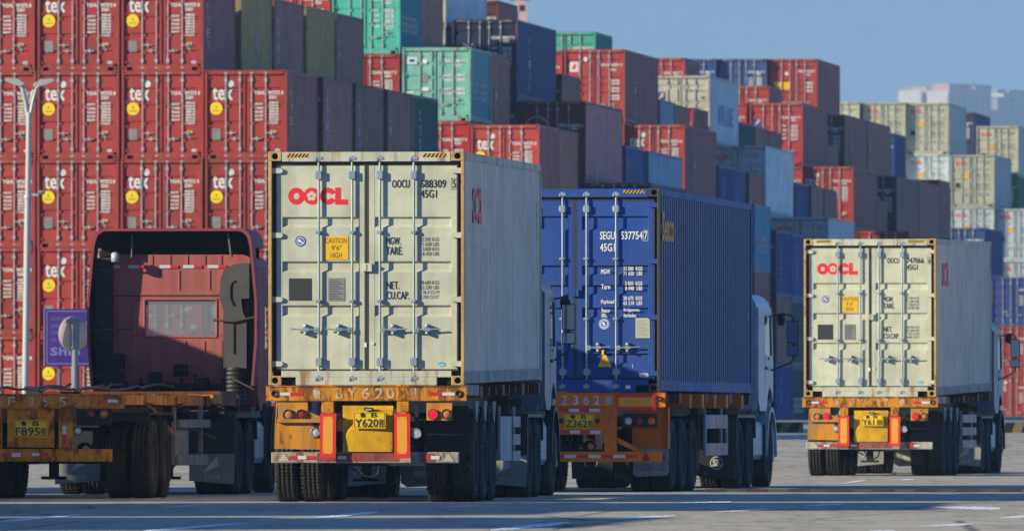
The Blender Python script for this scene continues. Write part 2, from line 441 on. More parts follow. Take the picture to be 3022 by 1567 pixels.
def door_mesh(H, sx, bands, far):
    """one leaf with pressed horizontal bands"""
    mb = MB(); xo, xi = (1.145 if far else 1.125), .025
    z0, z1 = (.185 if far else .20), H - (.155 if far else .175); y = .07; dp = .038
    g0, g1 = .10, 1.05
    X = lambda a: sx * a
    # leaf frame
    mb.box(X(xo), X(g1), y, y + .045, z0, z1); mb.box(X(g0), X(xi), y - .003, y + .045, z0, z1)
    prof = [(z0, y)]
    for a, b in sorted(BANDS[bands]):
        sc_ = (H - 0.0) / 2.896 if bands != 'low' else 1
        a *= sc_; b *= sc_
        prof += [(a - .0, y), (a + .03, y + dp), (b - .012, y + dp), (b, y)]
    prof.append((z1, y))
    vs = []
    for z, yy in prof: vs += [(X(g0), yy, z), (X(g1), yy, z)]
    mb.add(vs, [(2 * i, 2 * i + 1, 2 * i + 3, 2 * i + 2) for i in range(len(prof) - 1)])
    if far: hinge_mesh(H, sx, True, into=mb)
    return mb.mesh('door', ['cpaint_far' if far else 'cpaint'])
def hinge_mesh(H, sx, far, fs_=(.092, .367, .642, .918), into=None):
    mb = into or MB()
    for f in fs_:
        z = f * H
        mb.prism([(sx * 1.185, z - .035), (sx * 1.185, z + .035), (sx * 1.06, z + .03), (sx * 1.04, z), (sx * 1.06, z - .03)], 'y', .035, .068)
    if into: return
    return mb.mesh('hinge', ['cpaint_far' if far else 'cpaint'])
def bar_mesh(H, x, hdir, hz, far):
    mb = MB(); y = .032
    mb.tube([(x, y, .10), (x, y, H - .09)], .0155 if not far else .018, 8, 0)
    for z, hh in ((.29, .10), (H - .29, .10)):
        mb.box(x - .036, x + .036, .012, .069, z - hh / 2, z + hh / 2, 0); mb.box(x - .055, x + .055, .05, .069, z - hh / 3, z + hh / 3, 0)
    for z in (H * .36, H * .655):
        mb.box(x - .045, x + .045, .03, .069, z - .015, z + .015, 0); mb.box(x - .022, x + .022, .01, .05, z - .017, z + .017, 0)
    for z in (.085, H - .085):
        mb.box(x - .04, x + .05, -.004, .01, z - .018, z + .018, 0); mb.box(x - .02, x + .02, .0, .05, z - .035, z + .035, 0)
        mb.box(x - .045, x - .02, -.01, .02, z - .03, z + .01, 0)
    if far:
        mb.box(x, x + hdir * .30, .018, .028, hz - .012, hz + .016, 0); mb.box(x + hdir * .13, x + hdir * .19, .01, .06, hz - .05, hz + .05, 0)
    return mb.mesh('locking_bar', ['galv_far' if far else 'galv'])
def handle_mesh(x, hdir, hz):
    mb = MB()
    mb.box(x, x + hdir * .06, .010, .022, hz - .035, hz + .03, 0)
    mb.tube([(x + hdir * .03, .012, hz - .004), (x + hdir * .2, .006, hz), (x + hdir * .34, .004, hz + .01)], .011, 6, 0)
    c = x + hdir * .165
    mb.lathe([(-.02, .0), (-.02, .026), (.045, .026)], (c, .02, hz + .045), 'y', 10); mb.lathe([(-.02, .0), (-.02, .022), (.045, .022)], (c, .02, hz - .045), 'y', 10)
    mb.box(c - .04, c + .04, .0, .06, hz - .02, hz + .022, 0)
    return mb.mesh('handle', ['galv'])
def stripes_mesh(H, side):
    mb = MB(); z0, z1 = H - .072, H - .026
    a, b = (-.99, -.72) if side < 0 else (.70, 1.0)
    n = 6; p = (b - a) / n
    mb.add([(a, 0, z0), (b, 0, z0), (b, 0, z1), (a, 0, z1)], [(0, 1, 2, 3)], 0)
    for i in range(n):
        x = a + i * p
        mb.add([(x, -.002, z0), (x + p * .5, -.002, z0), (min(b, x + p * .5 + .035), -.002, z1), (min(b, x + .035), -.002, z1)], [(0, 1, 2, 3)], 1)
    return mb.mesh('warning_stripes', ['stripe_y', 'seal'])

DY = .062     # where lettering lies, just proud of the door leaf (leaf face at .07)
def marks_hero_oocl(num, w1, w2, w3, cautext, H=2.896):
    out = []
    mb = MB(); big_logo(mb, -.98, -.238, 2.24, 2.45, .0655, 0); out.append(('logo_lettering', mb, ['redink', 'petal'], 'red four letter line logo with a blossom'))
    mb = MB(); T = lambda s, a, b, c, d: put_text(mb, s, a, b, c, d, .0655, 0, bold=.0012)
    T('OOCU', .315, .53, 2.445, 2.545); T(num, .67, .985, 2.445, 2.545); T(num and cautext[1], 1.075, 1.105, 2.445, 2.545)
    for a, b, c, d in ((1.055, 1.06, 2.425, 2.565), (1.12, 1.125, 2.425, 2.565), (1.055, 1.125, 2.425, 2.43), (1.055, 1.125, 2.56, 2.565)): mb.box(a, b, .064, .0645, c, d)
    T('45G1', .67, .87, 2.32, 2.42)
    T('MGW.', .24, .42, 1.74, 1.835); T('TARE.', .24, .445, 1.615, 1.715); T('NET.', .245, .40, 1.19, 1.285); T('CU.CAP.', .245, .525, 1.065, 1.16)
    put_text(mb, w1[0], .665, .90, 1.785, 1.83, .0655); put_text(mb, w1[1], .665, .90, 1.725, 1.77, .0655)
    put_text(mb, w1[2], .695, .90, 1.665, 1.71, .0655); put_text(mb, w1[3], .695, .90, 1.605, 1.65, .0655)
    put_text(mb, w2[0], .665, .90, 1.25, 1.295, .0655); put_text(mb, w2[1], .665, .90, 1.19, 1.235, .0655)
    put_text(mb, w2[2], .695, .90, 1.13, 1.175, .0655); put_text(mb, w2[3], .665, .90, 1.07, 1.115, .0655)
    out.append(('lettering', mb, ['ink'], None))
    mb = MB(); mb.box(-.525, -.23, .0635, .0655, 1.555, 1.845, 0)
    for s, a, b, c, d in (('CAUTION', -.515, -.25, 1.76, 1.825), (cautext[0], -.44, -.31, 1.67, 1.735), ('HIGH', -.45, -.31, 1.575, 1.645)): put_text(mb, s, a, b, c, d, .0625, 1)
    out.append(('caution_sticker', mb, ['yellow', 'ink'], 'yellow caution height sticker'))
    mb = MB(); mb.box(-.97, -.69, .0645, .0665, 1.05, 1.325); out.append(('dark_square', mb, ['sqblack'], None))
    mb = MB(); mb.box(-.48, -.275, .0635, .0665, 1.045, 1.33, 0)
    for k in range(12): mb.box(-.465, -.29 - .03 * (k % 3), .0625, .063, 1.065 + k * .021, 1.072 + k * .021, 1)
    out.append(('data_plate', mb, ['plategrey', 'ink'], None))
    mb = MB(); disc(mb, -.825, .0665, 1.785, .066, .066, 0); ring(mb, -.825, .0655, 1.785, .04, .05, 1); disc(mb, -.835, .065, 1.79, .022, .018, 1); disc(mb, -.81, .065, 1.77, .018, .01, 1)
    out.append(('round_emblem', mb, ['blueink', 'white'], None))
    mb = MB(); disc(mb, .935, .0665, .26, .05, .03, 0); mb.box(.90, .97, .064, .065, .245, .255, 1); mb.box(-1.13, -1.06, .0655, .067, 1.245, 1.265, 2)
    out.append(('small_stickers', mb, ['skyink', 'white', 'teal'], None))
    mb = MB(); mb.box(-.05, .065, .02, .06, 1.41, 1.51, 0); mb.box(-.04, .0, .012, .02, 1.42, 1.50, 0); mb.box(-.03, .0, .055, .066, .47, .53, 1); mb.box(.065, .09, .055, .066, .50, .53, 1)
    out.append(('lock_box', mb, ['cpaint', 'white'], None))
    return out
def marks_hero_blue(H=2.896):
    out = []
    mb = MB(); T = lambda s, a, b, c, d, bo=.004: put_text(mb, s, a, b, c, d, .0655, 0, bold=bo)
    T('SEGU', .355, .565, 2.17, 2.28); T('537754', .655, .965, 2.17, 2.28); T('7', .99, 1.03, 2.17, 2.28)
    for a, b, c, d in ((.975, .98, 2.15, 2.30), (1.04, 1.045, 2.15, 2.30), (.975, 1.045, 2.15, 2.155), (.975, 1.045, 2.295, 2.30)): mb.box(a, b, .064, .0645, c, d)
    T('45G1', .355, .565, 2.00, 2.11)
    for s, z in (('MGW', 1.71), ('Tare', 1.495), ('Payload', 1.275)): T(s, .37, .50 if s != 'Payload' else .555, z - .03, z + .035, .003)
    for s, z in (('32 500  KGS', 1.755), ('71 650  LBS', 1.685), ('3 830  KGS', 1.545), ('8 440  LBS', 1.475), ('28 670  KGS', 1.335), ('63 210  LBS', 1.265)):
        T(s, .69 if s[0] in '3728 6' and len(s) > 10 else .715, .96, z - .026, z + .026, .003)
    T('Seaco', .375, .495, 1.135, 1.19, .003); T('SRL.', .375, .46, 1.065, 1.115, .003); T('Bridgetown,', .695, .925, 1.135, 1.19, .003); T('Barbados', .695, .87, 1.065, 1.115, .003)
    out.append(('lettering', mb, ['white'], None))
    mb = MB(); disc(mb, .415, .0665, .97, .075, .075, 1); ring(mb, .415, .0655, .97, .058, .066, 0); disc(mb, .415, .0655, .97, .045, .045, 0); disc(mb, .405, .065, .98, .022, .016, 1); disc(mb, .42, .065, .955, .02, .012, 1)
    out.append(('round_emblem', mb, ['blueink', 'white'], None))
    mb = MB(); mb.box(.865, 1.07, .0635, .0665, .77, 1.055, 0)
    for k in range(9): mb.box(.885, 1.05 - .03 * (k % 3), .0625, .063, .80 + k * .026, .808 + k * .026, 1)
    out.append(('data_plate', mb, ['platecream', 'plategrey'], None))
    mb = MB(); mb.prism([(.325, .36), (.53, .36), (.445, .53), (.41, .53)], 'y', .008, .010, 0); put_text(mb, 'SUPER', .385, .47, .425, .44, .006, 1); put_text(mb, 'HEAVY', .385, .47, .395, .41, .006, 1)
    mb.box(.385, .42, .0, .006, .53, .60, 0)
    out.append(('warning_triangle', mb, ['yellow', 'ink'], None))
    mb = MB(); mb.box(.92, 1.05, .0635, .0665, .215, .27, 0); put_text(mb, 'CIMC', .94, 1.03, .225, .26, .0625, 1); mb.box(.73, .80, -.002, .0, .05, .10, 0); mb.box(.82, .826, .064, .066, .34, .40, 0)
    out.append(('small_stickers', mb, ['white', 'blueink'], None))
    mb = MB(); mb.box(-.05, .055, .015, .06, 1.36, 1.46, 0); mb.box(-.045, .0, .008, .015, 1.37, 1.45, 0)
    out.append(('lock_box', mb, ['cpaint'], None))
    return out

def far_marks(kind, H, L):
    """cheap shared marking meshes for stacked containers: list of (part name, mesh)"""
    def mk():
        out = []; w_ = MB(); y = .0605; dz = H - 2.591
        if kind == 'tex':
            put_text(w_, 'tex', -1.0, -.42, 1.71 + dz, 2.06 + dz, y, 0, bold=.02)
            ring(w_, -.46, y, 2.19 + dz, .05, .10, 0); disc(w_, -.46, y, 2.19 + dz, .06, .06, 0)
        if kind in ('tex', 'plain', 'cs', 'wordy', 'star'):
            put_text(w_, 'TGHU 997372 8' if kind == 'tex' else 'CLHU 482617 5', .24, 1.1, 1.87 + dz, 1.97 + dz, y, 0, bold=.01)
            put_text(w_, '2261', .67, .90, 1.75 + dz, 1.84 + dz, y, 0, bold=.01)
        if kind in ('tex', 'wordy'):
            for i in range(5):
                put_text(w_, ('MAX WT', 'TARE', 'PAYLOAD', 'CU CAP', 'MAX WT')[i], .26, .50, 1.56 - i * .115 + dz, 1.62 - i * .115 + dz, y, 0, bold=.008)
            for i in range(8):
                put_text(w_, ('30480 KG', '67200 LB', '2220 KG', '4890 LB', '28260 KG', '62310 LB', '33.2 CU.M', '1172 CU.FT')[i], .68, .95, 1.60 - i * .085 + dz, 1.655 - i * .085 + dz, y, 0, bold=.01)
        if kind in ('plain', 'cs', 'star'):
            for i in range(4):
                put_text(w_, ('MGW', 'TARE', 'NET', 'CUBE')[i], .27, .45, 1.50 - i * .19 + dz, 1.57 - i * .19 + dz, y, 0, bold=.008)
                put_text(w_, ('30480 KGS', '3900 KGS', '26580 KGS', '67.7 CU.M')[i], .66, .98, 1.52 - i * .19 + dz, 1.58 - i * .19 + dz, y, 0, bold=.008)
                put_text(w_, ('67200 LBS', '8600 LBS', '58600 LBS', '2390 CU.FT')[i], .66, .98, 1.44 - i * .19 + dz, 1.50 - i * .19 + dz, y, 0, bold=.008)
        if kind == 'star':
            for k in range(4):
                a = R(45 * k); c, s = math.cos(a) * .28, math.sin(a) * .16
                w_.tube([(-.6 - c, y, 1.9 - s), (-.6 + c, y, 1.9 + s)], .012, 4, 0)
            put_text(w_, 'STARLINE', -.85, -.35, 1.55, 1.62, y, 0)
        if kind == 'swoosh':
            put_text(w_, 'PIL', -1.0, -.3, 1.8, 2.05, y, 0); put_text(w_, 'PCIU 816045 2', .24, 1.1, 1.95, 2.05, y, 0, bold=.01); put_text(w_, '45G1', .67, .9, 1.83, 1.92, y, 0, bold=.01)
            ring(w_, -.6, y, 1.9, .42, .45, 0, a0=20, a1=340, n=20)
        if w_.v: out.append(('lettering', w_.mesh('lettering', ['white'])))
        if kind == 'tex':
            m2 = MB(); disc(m2, -.89, y, 1.47 + dz, .19, .19, 0); put_text(m2, 'A', -.92, -.86, 1.47 + dz, 1.56 + dz, y - .003, 1); put_text(m2, 'CAUTION', -1.0, -.78, 1.38 + dz, 1.42 + dz, y - .003, 1)
            m2.box(.72, .88, y - .002, y, .72, .82, 2); out.append(('yellow_sticker', m2.mesh('yellow_sticker', ['reefyel', 'ink', 'yellow'])))
            m3 = MB(); m3.box(-1.0, -.76, y - .002, y, .55, .88, 0); m3.prism([(.74, .70), (.86, .70), (.82, .58), (.78, .58)], 'y', y - .002, y, 0)
            out.append(('data_plate', m3.mesh('data_plate', ['plategrey'])))
            m4 = MB(); disc(m4, .93, y, .24, .075, .045, 0); disc(m4, .93, y - .002, .24, .045, .025, 1); out.append(('maker_sticker', m4.mesh('maker_sticker', ['white', 'skyink'])))
        if kind in ('oocl', 'oocl_dim'):
            m2 = MB(); big_logo(m2, -.98, -.30, 2.30, 2.50, y, 0, flower=False); out.append(('logo_lettering', m2.mesh('logo_lettering', ['redink'])))
            m3 = MB(); put_text(m3, 'OOCU 712604 3', .3, 1.08, 2.44, 2.53, y, 0); put_text(m3, '45G1', .67, .87, 2.32, 2.41, y, 0)
            for i in range(4): put_text(m3, ('MGW.', 'TARE.', 'NET.', 'CU.CAP.')[i], .24, .48, (1.74, 1.62, 1.19, 1.07)[i], (1.83, 1.71, 1.28, 1.16)[i], y, 0); put_text(m3, '32.500 KGS', .66, .93, (1.74, 1.62, 1.19, 1.07)[i], (1.82, 1.70, 1.27, 1.15)[i], y, 0)
            m3.box(-.97, -.69, y - .002, y, 1.05, 1.32, 0)
            out.append(('lettering', m3.mesh('lettering', ['ink'])))
            m4 = MB(); m4.box(-.50, -.21, y - .002, y, 1.56, 1.84, 0); put_text(m4, 'CAUTION', -.48, -.25, 1.72, 1.79, y - .003, 1); out.append(('caution_sticker', m4.mesh('caution_sticker', ['yellow', 'ink'])))
        if kind in ('cs', 'csx', 'cream'):
            m4 = MB(); m4.box(-1.05, -.70, y - .002, y, 1.75, 2.2, 0); m4.prism([(-1.0, 1.85), (-.85, 2.15), (-.74, 2.15), (-.80, 1.98), (-.88, 1.95)], 'y', y - .004, y - .002, 1)
            out.append(('logo_sticker', m4.mesh('logo_sticker', ['blueink', 'yellow'])))
        if kind == 'cream':
            m3 = MB(); put_text(m3, 'TRIU 850116 4', .24, 1.08, 2.2, 2.28, y, 0)
            for i in range(4): put_text(m3, ('MAX GROSS', 'TARE', 'NET', 'CUBE')[i], .26, .5, 1.4 - i * .14, 1.46 - i * .14, y, 0)
            m3.box(.85, 1.0, y - .002, y, 1.9, 1.98, 0); out.append(('lettering', m3.mesh('lettering', ['ink'])))
        if kind == 'ybig':
            m4 = MB(); put_text(m4, 'YM', -1.02, -.64, 1.35, 1.72, y, 0, bold=.03); m4.box(-.5, -.15, y - .002, y, 1.35, 1.72, 0); out.append(('sticker', m4.mesh('sticker', ['yellow'])))
            m5 = MB(); put_text(m5, 'YMLU 825104 7', .24, 1.1, 2.2, 2.32, y, 0, bold=.01); put_text(m5, '45G1', .6, .85, 2.03, 2.13, y, 0, bold=.01)
            for i in range(3): put_text(m5, '30480 KGS', .6, .98, 1.6 - i * .2, 1.72 - i * .2, y, 0, bold=.01)
            disc(m5, -.35, y, 2.15, .09, .09, 0); out.append(('lettering', m5.mesh('lettering', ['white'])))
        if kind == 'redlogo':
            m4 = MB(); m4.box(-1.0, -.65, y - .002, y, 2.0, 2.4, 0); m4.prism([(-.93, 2.1), (-.82, 2.33), (-.72, 2.27), (-.78, 2.1)], 'y', y - .004, y - .002, 1); disc(m4, -.37, y, 2.5, .09, .09, 0)
            out.append(('logo_sticker', m4.mesh('logo_sticker', ['white', 'redink'])))
            m5 = MB(); put_text(m5, 'JOLU 460531 3', .24, 1.1, 2.2, 2.32, y, 0, bold=.01); put_text(m5, '45G1', .6, .85, 2.03, 2.13, y, 0, bold=.01)
            for i in range(3):
                put_text(m5, '32500 KGS', .6, .98, 1.6 - i * .3, 1.68 - i * .3, y, 0, bold=.01); put_text(m5, '71650 LBS', .6, .98, 1.48 - i * .3, 1.56 - i * .3, y, 0, bold=.01)
            out.append(('lettering', m5.mesh('lettering', ['white'])))
            m6 = MB(); m6.prism([(.62, .35), (.92, .35), (.77, .62)], 'y', y - .003, y, 0); out.append(('warning_triangle', m6.mesh('warning_triangle', ['yellow'])))
        if kind == 'greenbox':
            m2 = MB(); m2.box(-1.05, -.70, y - .002, y, 2.0, 2.25, 0); m2.box(-.97, -.78, y - .004, y - .002, 2.07, 2.18, 1); disc(m2, -.42, y, 2.1, .09, .09, 0); m2.prism([(-.6, 1.5), (-.42, 1.72), (-.24, 1.5), (-.42, 1.28)], 'y', y - .002, y, 2)
            m2.box(-.62, -.28, y - .002, y, 1.05, 1.18, 0); m2.box(-1.1, -.8, y - .002, y, .98, 1.04, 0)
            out.append(('logo_sticker', m2.mesh('logo_sticker', ['white', 'blueink', 'plategrey'])))
            m5 = MB(); put_text(m5, 'EISU 248415 0', .3, 1.12, 2.05, 2.15, y, 0, bold=.01); put_text(m5, '22G1', .66, .9, 1.9, 2.0, y, 0, bold=.01)
            for i, z in enumerate((1.55, 1.40, 1.06, .92)): put_text(m5, ('MAX.GROSS', 'TARE', 'NET', 'CU.CAP.')[i], .2, .55, z, z + .09, y, 0, bold=.01); put_text(m5, '30480 KG', .7, 1.0, z, z + .1, y, 0, bold=.015)
            out.append(('lettering', m5.mesh('lettering', ['white'])))
        return out
    return cmesh(('mark', kind, H, L), mk)
SIDE_TXT = {'tex_v': ('TEX', .3, 'dimwhite'), 'cai': ('CAI', .25, 'dimwhite'), 'wan': ('WAN HAI', .30, 'dimwhite'), 'han': ('HANJIN', .32, 'dimwhite'),
            'ever': ('EVERGREEN', .0, 'dimwhite'), 'ship': ('CHINA SHIPPING', .0, 'blueink'), 'kline': ('KLINE', .32, 'dimwhite'), 'cosco': ('COSCO', .34, 'dimwhite'), 'mark': ('G', .35, 'orangeink'), 'hbig': ('HAMBURG', 0, 'blueink')}
def side_mark(kind, H, L):
    def mk():
        t, h, mt = SIDE_TXT[kind]; mb = MB(); x = W / 2 - .006
        if kind == 'ever': put_text(mb, 'EVERGREEN', L * .12, L * .8, H * .30, H * .52, x, 0, 'side', bold=.02)
        elif kind == 'ship': vert_text(mb, 'CHINA', L * .45, H * .85, .30, x, 0, .5)
        elif kind == 'hbig': put_text(mb, 'NYK LINE', L * .3, L * .8, H * .30, H * .60, x, 0, 'side', bold=.02)
        elif kind == 'tex_v': vert_text(mb, t, L * .12, H * .86, .16, x, 0, .4); vert_text(mb, 'TEX', L * .12, H * .62, .26, x, 0, .6)
        else: vert_text(mb, t, L * (.10 if len(t) < 5 else .3), H * .82, h, x, 0, h * 1.3)
        return mb.mesh('side_lettering', [mt])
    return cmesh(('side', kind, H, L), mk)

COLS = {'red': (172, 56, 50), 'orangered': (182, 62, 48), 'brightred': (186, 44, 40), 'maroon': (108, 40, 44), 'brown': (100, 52, 46), 'darkbrown': (78, 52, 48), 'olive': (150, 136, 100),
        'teal': (78, 186, 162), 'paleteal': (122, 188, 168), 'darkteal': (38, 92, 92), 'navy': (26, 40, 82), 'blue': (36, 70, 140), 'steelblue': (92, 130, 162), 'skyblue': (60, 128, 172),
        'grey': (192, 202, 204), 'cream': (206, 202, 178), 'white': (186, 192, 190), 'green': (58, 132, 88), 'oocl': (190, 190, 166), 'cobalt': (46, 74, 130)}
SIDEC = {'olive': (204, 172, 112), 'red': (168, 116, 112), 'orangered': (150, 108, 104), 'brightred': (150, 104, 100), 'maroon': (212, 148, 148), 'brown': (180, 132, 118), 'darkbrown': (160, 124, 110), 'paleteal': (110, 172, 176), 'teal': (66, 150, 156), 'cream': (232, 246, 246), 'grey': (240, 248, 244), 'oocl': (210, 222, 218), 'white': (228, 236, 236), 'steelblue': (160, 196, 214), 'skyblue': (108, 172, 200), 'navy': (70, 94, 138), 'cobalt': (52, 84, 146), 'blue': (60, 96, 150)}  # separate side-wall colours, shifted to stand in for the light in shade
SAY = {'orangered': 'orange red', 'brightred': 'bright red', 'darkbrown': 'dark brown', 'paleteal': 'pale teal', 'darkteal': 'dark teal', 'steelblue': 'steel blue', 'skyblue': 'sky blue', 'oocl': 'pale beige'}
MSAY = {'tex': 'with a white tex logo and round yellow sticker', 'oocl': 'with red four letter logo', 'oocl_dim': 'with red four letter logo', 'plain': 'with plain white figures', 'wordy': 'with dense white figures',
        'cs': 'with yellow and blue square logo', 'cream': 'with yellow and blue square logo', 'csx': 'with blue sticker', 'star': 'with a star logo', 'swoosh': 'with a white swoosh logo', 'ybig': 'with big yellow letters',
        'redlogo': 'with red and white logo square', 'greenbox': 'with white diamond and stickers', None: 'with unmarked doors'}
TH = [math.atan2(.1214, 1)]      # heading of the stacked boxes (changed block by block)
ORD = ['topmost', 'second down', 'third down', 'fourth down', 'fifth down', 'sixth down', 'seventh down', 'eighth down']
BW = ['nearest', 'second', 'third', 'fourth', 'fifth', 'sixth']

def ground_z(y):
    pts = [(-100, 0), (240, 0), (300, .55), (345, .93), (450, 1.05), (700, 1.3), (20000, 1.3)]
    for (a, za), (b, zb) in zip(pts, pts[1:]):
        if y <= b: return za + (zb - za) * max(0, (y - a)) / (b - a)
    return 1.3

HID = MB()
def far_container(loc, L, H, color, mark, sidem, stripes, label, group, simple, flip):
    rz = -TH[0]
    j = random.uniform(.84, 1.08); fd = random.uniform(0, .07); c = srgb(COLS[color]); c = (c[0] * j + fd * .3, c[1] * j + fd * .22, c[2] * j + fd * .2, 1)
    if simple:
        h = W / 2; ca, sa = math.cos(rz), math.sin(rz); m = {'b': 0, 'r': 1, 'm': 2, 'n': 3, 's': 4, 'd': 5, 'p': 6}.get(color[0], 0)
        old = HID.xf; o = len(HID.v)
        pts = []; n = int(L / .556); p = (L - .2) / n
        for i in range(n):
            y = .1 + i * p; pts += [(y, 0), (y + p * .3, 0), (y + p * .45, .03), (y + p * .85, .03)]
        for sx in (1, -1):
            vs = []
            for yy, d in pts + [(L - .1, 0)]: x = sx * (h - .01 - d); vs += [(x, yy, .02), (x, yy, H - .02)]
            HID.add(vs, [(2 * i, 2 * i + 2, 2 * i + 3, 2 * i + 1) for i in range(len(pts))], m)
        HID.box(-h, h, .0, .1, 0.004, H, m); HID.box(-h, h, L - .1, L, 0.004, H, m); HID.box(-h + .05, h - .05, .1, L - .1, H - .05, H - .01, m)
        for b in BARS: HID.box(b - .015, b + .015, -.03, -.001, .1, H - .1, m)
        for k in range(o, len(HID.v)):
            x, y, z = HID.v[k]; HID.v[k] = (loc[0] + x * ca - y * sa, loc[1] + x * sa + y * ca, loc[2] + z)
        return None
    t = thing('shipping_container', label, 'container', loc, rz, group)
    K = dict(parent=t, color=c)
    fr = link('frame', cmesh(('fr', L, H), lambda: frame_mesh(L, H, True)), **K)
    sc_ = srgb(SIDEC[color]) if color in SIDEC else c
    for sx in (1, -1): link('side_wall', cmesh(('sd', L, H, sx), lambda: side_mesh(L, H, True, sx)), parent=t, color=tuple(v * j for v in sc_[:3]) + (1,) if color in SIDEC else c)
    bd = 'low' if mark in ('tex', 'wordy', 'greenbox') or H < 2.7 else 'oocl' if mark in ('oocl', 'oocl_dim') else 'blue'
    dd = {}
    for sx in (-1, 1):
        dd[sx] = link('door', cmesh(('dr', H, sx, bd), lambda: door_mesh(H, sx, bd, True)), **K)
    for i, b in enumerate(BARS):
        hz = (.75 if i in (0, 3) else .58) if H < 2.7 else .69
        link('locking_bar', cmesh(('lb', H, i), lambda: bar_mesh(H, b, 1 if i in (0, 2) else -1 if i == 1 and H < 2.7 else 1, hz, True)), dd[-1 if i < 2 else 1], color=c)
    if mark:
        for nm, me in far_marks(mark, H, L): link(nm, me, t)
    if sidem: link('side_lettering', side_mark(sidem, H, L), t)
    if stripes:
        for s in (-1, 1): link('warning_stripes', cmesh(('st', H, s), lambda: stripes_mesh(H, s)), t)
    return t

FILL = ['red', 'maroon', 'brown', 'blue', 'darkbrown', 'navy', 'steelblue', 'red', 'brown', 'paleteal']
def stack(place, X, D, Z, L, items, group, simple_from=99, base=True):
    """one pile of containers; X, D = ground position of the right rear corner, Z = height of its top.
    items top down: (height, colour, marking, side lettering, stripes)"""
    gz = ground_z(D)
    items = list(items); zs = []; z = Z
    for it in items: z -= it[0]; zs.append(z)
    if base:
        rest = z - gz; best = None
        for n in range(8):
            for h9 in range(n + 1):
                e = abs(rest - ((n - h9) * 2.591 + h9 * 2.896))
                if best is None or e < best[0]: best = (e, n, h9)
        _, n, h9 = best
        for i in range(n):
            h = 2.896 if i < h9 else 2.591
            z -= h; items.append((h, random.choice(FILL), None, None, False)); zs.append(z)
    cx = X - math.cos(TH[0]) * W / 2; cy = D + math.sin(TH[0]) * W / 2
    nvis = min(simple_from, 99)
    for k, (it, z) in enumerate(zip(items, zs)):
        dx, dy = random.uniform(-.018, .018), random.uniform(-.03, .03)
        h, colr, mark, sd, stp = it
        hid = k >= len(zs) - (n if base else 0)
        label = f"{SAY.get(colr, colr)} container {MSAY[mark]}, {ORD[k]} in the {place}"
        if len(label.split()) > 16: label = f"{SAY.get(colr, colr)} container, {ORD[k]} in the {place}"
        if len(label.split()) > 16: label = label.replace(' in the ', ' in ').replace('stack of the ', 'stack of ').replace('of the stack', 'of stack')
        far_container((cx + dx, cy + dy, z), L, h, colr, mark, sd, stp, label, group, hid or k >= simple_from, 0)

L20, L40 = 6.058, 12.192
S, Hc = 2.591, 2.896
g = 'containers stacked in the yard'
def wx(x, D): return (x - CX) / F * D
def wz(y, D): return CAMZ + (HY - y) / F * D
def along(x0, D0, xr):
    """distance of the bay of a column (corner x0 at D0) whose right corner shows at xr"""
    fs = math.tan(TH[0]) * F; a, b = x0 - CX, xr - CX
    return D0 + (b * D0 - a * D0) / (fs - b)

# --- left red wall (nearest block): four columns wide, five bays deep
TH[0] = R(7.6)
GA = 'containers of the red wall behind the lorries'
x0, D0 = wx(847, 348), 348.0
c_, s_ = math.cos(TH[0]), math.sin(TH[0])
NA = ['rightmost', 'second', 'third', 'leftmost']
zt4 = .93 + 4 * S
for n in range(4):
    X, D = x0 - n * 2.5 * c_, D0 + n * 2.5 * s_
    nt_ = 4 if n == 0 else 5
    stack(f'{NA[n]} column of the red wall', X, D, .93 + nt_ * S, L20, [(S, 'red', 'tex', 'tex_v', False)] * nt_, GA, base=False)
baypx = [(952.6, 'brown', 'tex_v'), (1047.5, 'darkbrown', 'tex_v'), (1143.7, 'brown', 'cai'), (1214, 'darkteal', 'cosco')]
for i, (px, cl, sd) in enumerate(baypx):
    D = along(847, 348, px)
    stack(f'{BW[i]} bay behind the rightmost red column', wx(px, D), D, zt4, L20, [(S, cl, 'plain', sd, False)] * 1, GA)
bay2 = [(711, 'olive', 'ship'), (808, 'brown', 'tex_v'), (903, 'olive', 'mark'), (993, 'darkbrown', 'cai')]
for i, (px, cl, sd) in enumerate(bay2):
    D = along(602, 348.35, px)
    stack(f'{BW[i]} bay behind the second red column', wx(px, D), D, zt4 + S, L20, [(S, cl, 'plain', sd, False)], GA)

TH[0] = math.atan2(.122, 1)
GB = 'containers stacked in the yard beyond the red wall'
def col(place, x0, D0, ytop, bays, group=GB, Dz=None):
    """bays: (xr or None for the first, L, items[, y of top])"""
    Z0 = wz(ytop, D0)
    for i, b in enumerate(bays):
        xr, L, items = b[:3]
        D = D0 if xr is None else along(x0, D0, xr)
        Z = Z0 if len(b) < 4 else wz(b[3], D)
        pl = place if i == 0 else f'{BW[i]} bay of the {place}'
        stack(pl, wx(xr if xr else x0, D), D, Z, L, items, group)
# teal / orange-red block
col('stack at top centre', 1180, 419.3, -274, [(None, L20, [(S, 'red', 'plain', None, False), (S, 'teal', 'plain', 'ever', False), (S, 'red', 'wordy', None, False)]),
    (1244, L20, [(S, 'brown', 'plain', None, False), (S, 'brown', 'plain', None, False), (S, 'brown', 'plain', None, False), (S, 'brown', None, None, False)])])
col('stack left of the teal one', 975, 419.6, -274, [(None, L20, [(S, 'orangered', 'plain', None, False), (S, 'orangered', 'plain', None, False), (S, 'red', 'wordy', None, False), (S, 'maroon', None, None, False)])])
col('stack right of top centre', 1387.5, 419, 140, [(None, L20, [(S, 'paleteal', 'greenbox', 'ever', False), (S, 'brightred', 'plain', None, False), (S, 'red', 'plain', None, False)]),
    (1445, L20, [(S, 'brown', 'plain', 'kline', False), (S, 'brown', None, None, False), (S, 'brown', None, None, False)])])
col('stack with the orange red tex box', 1591, 418.7, 368, [(None, L20, [(S, 'orangered', 'tex', None, False)]), (1650, L20, [(S, 'brown', 'plain', 'mark', False)])])
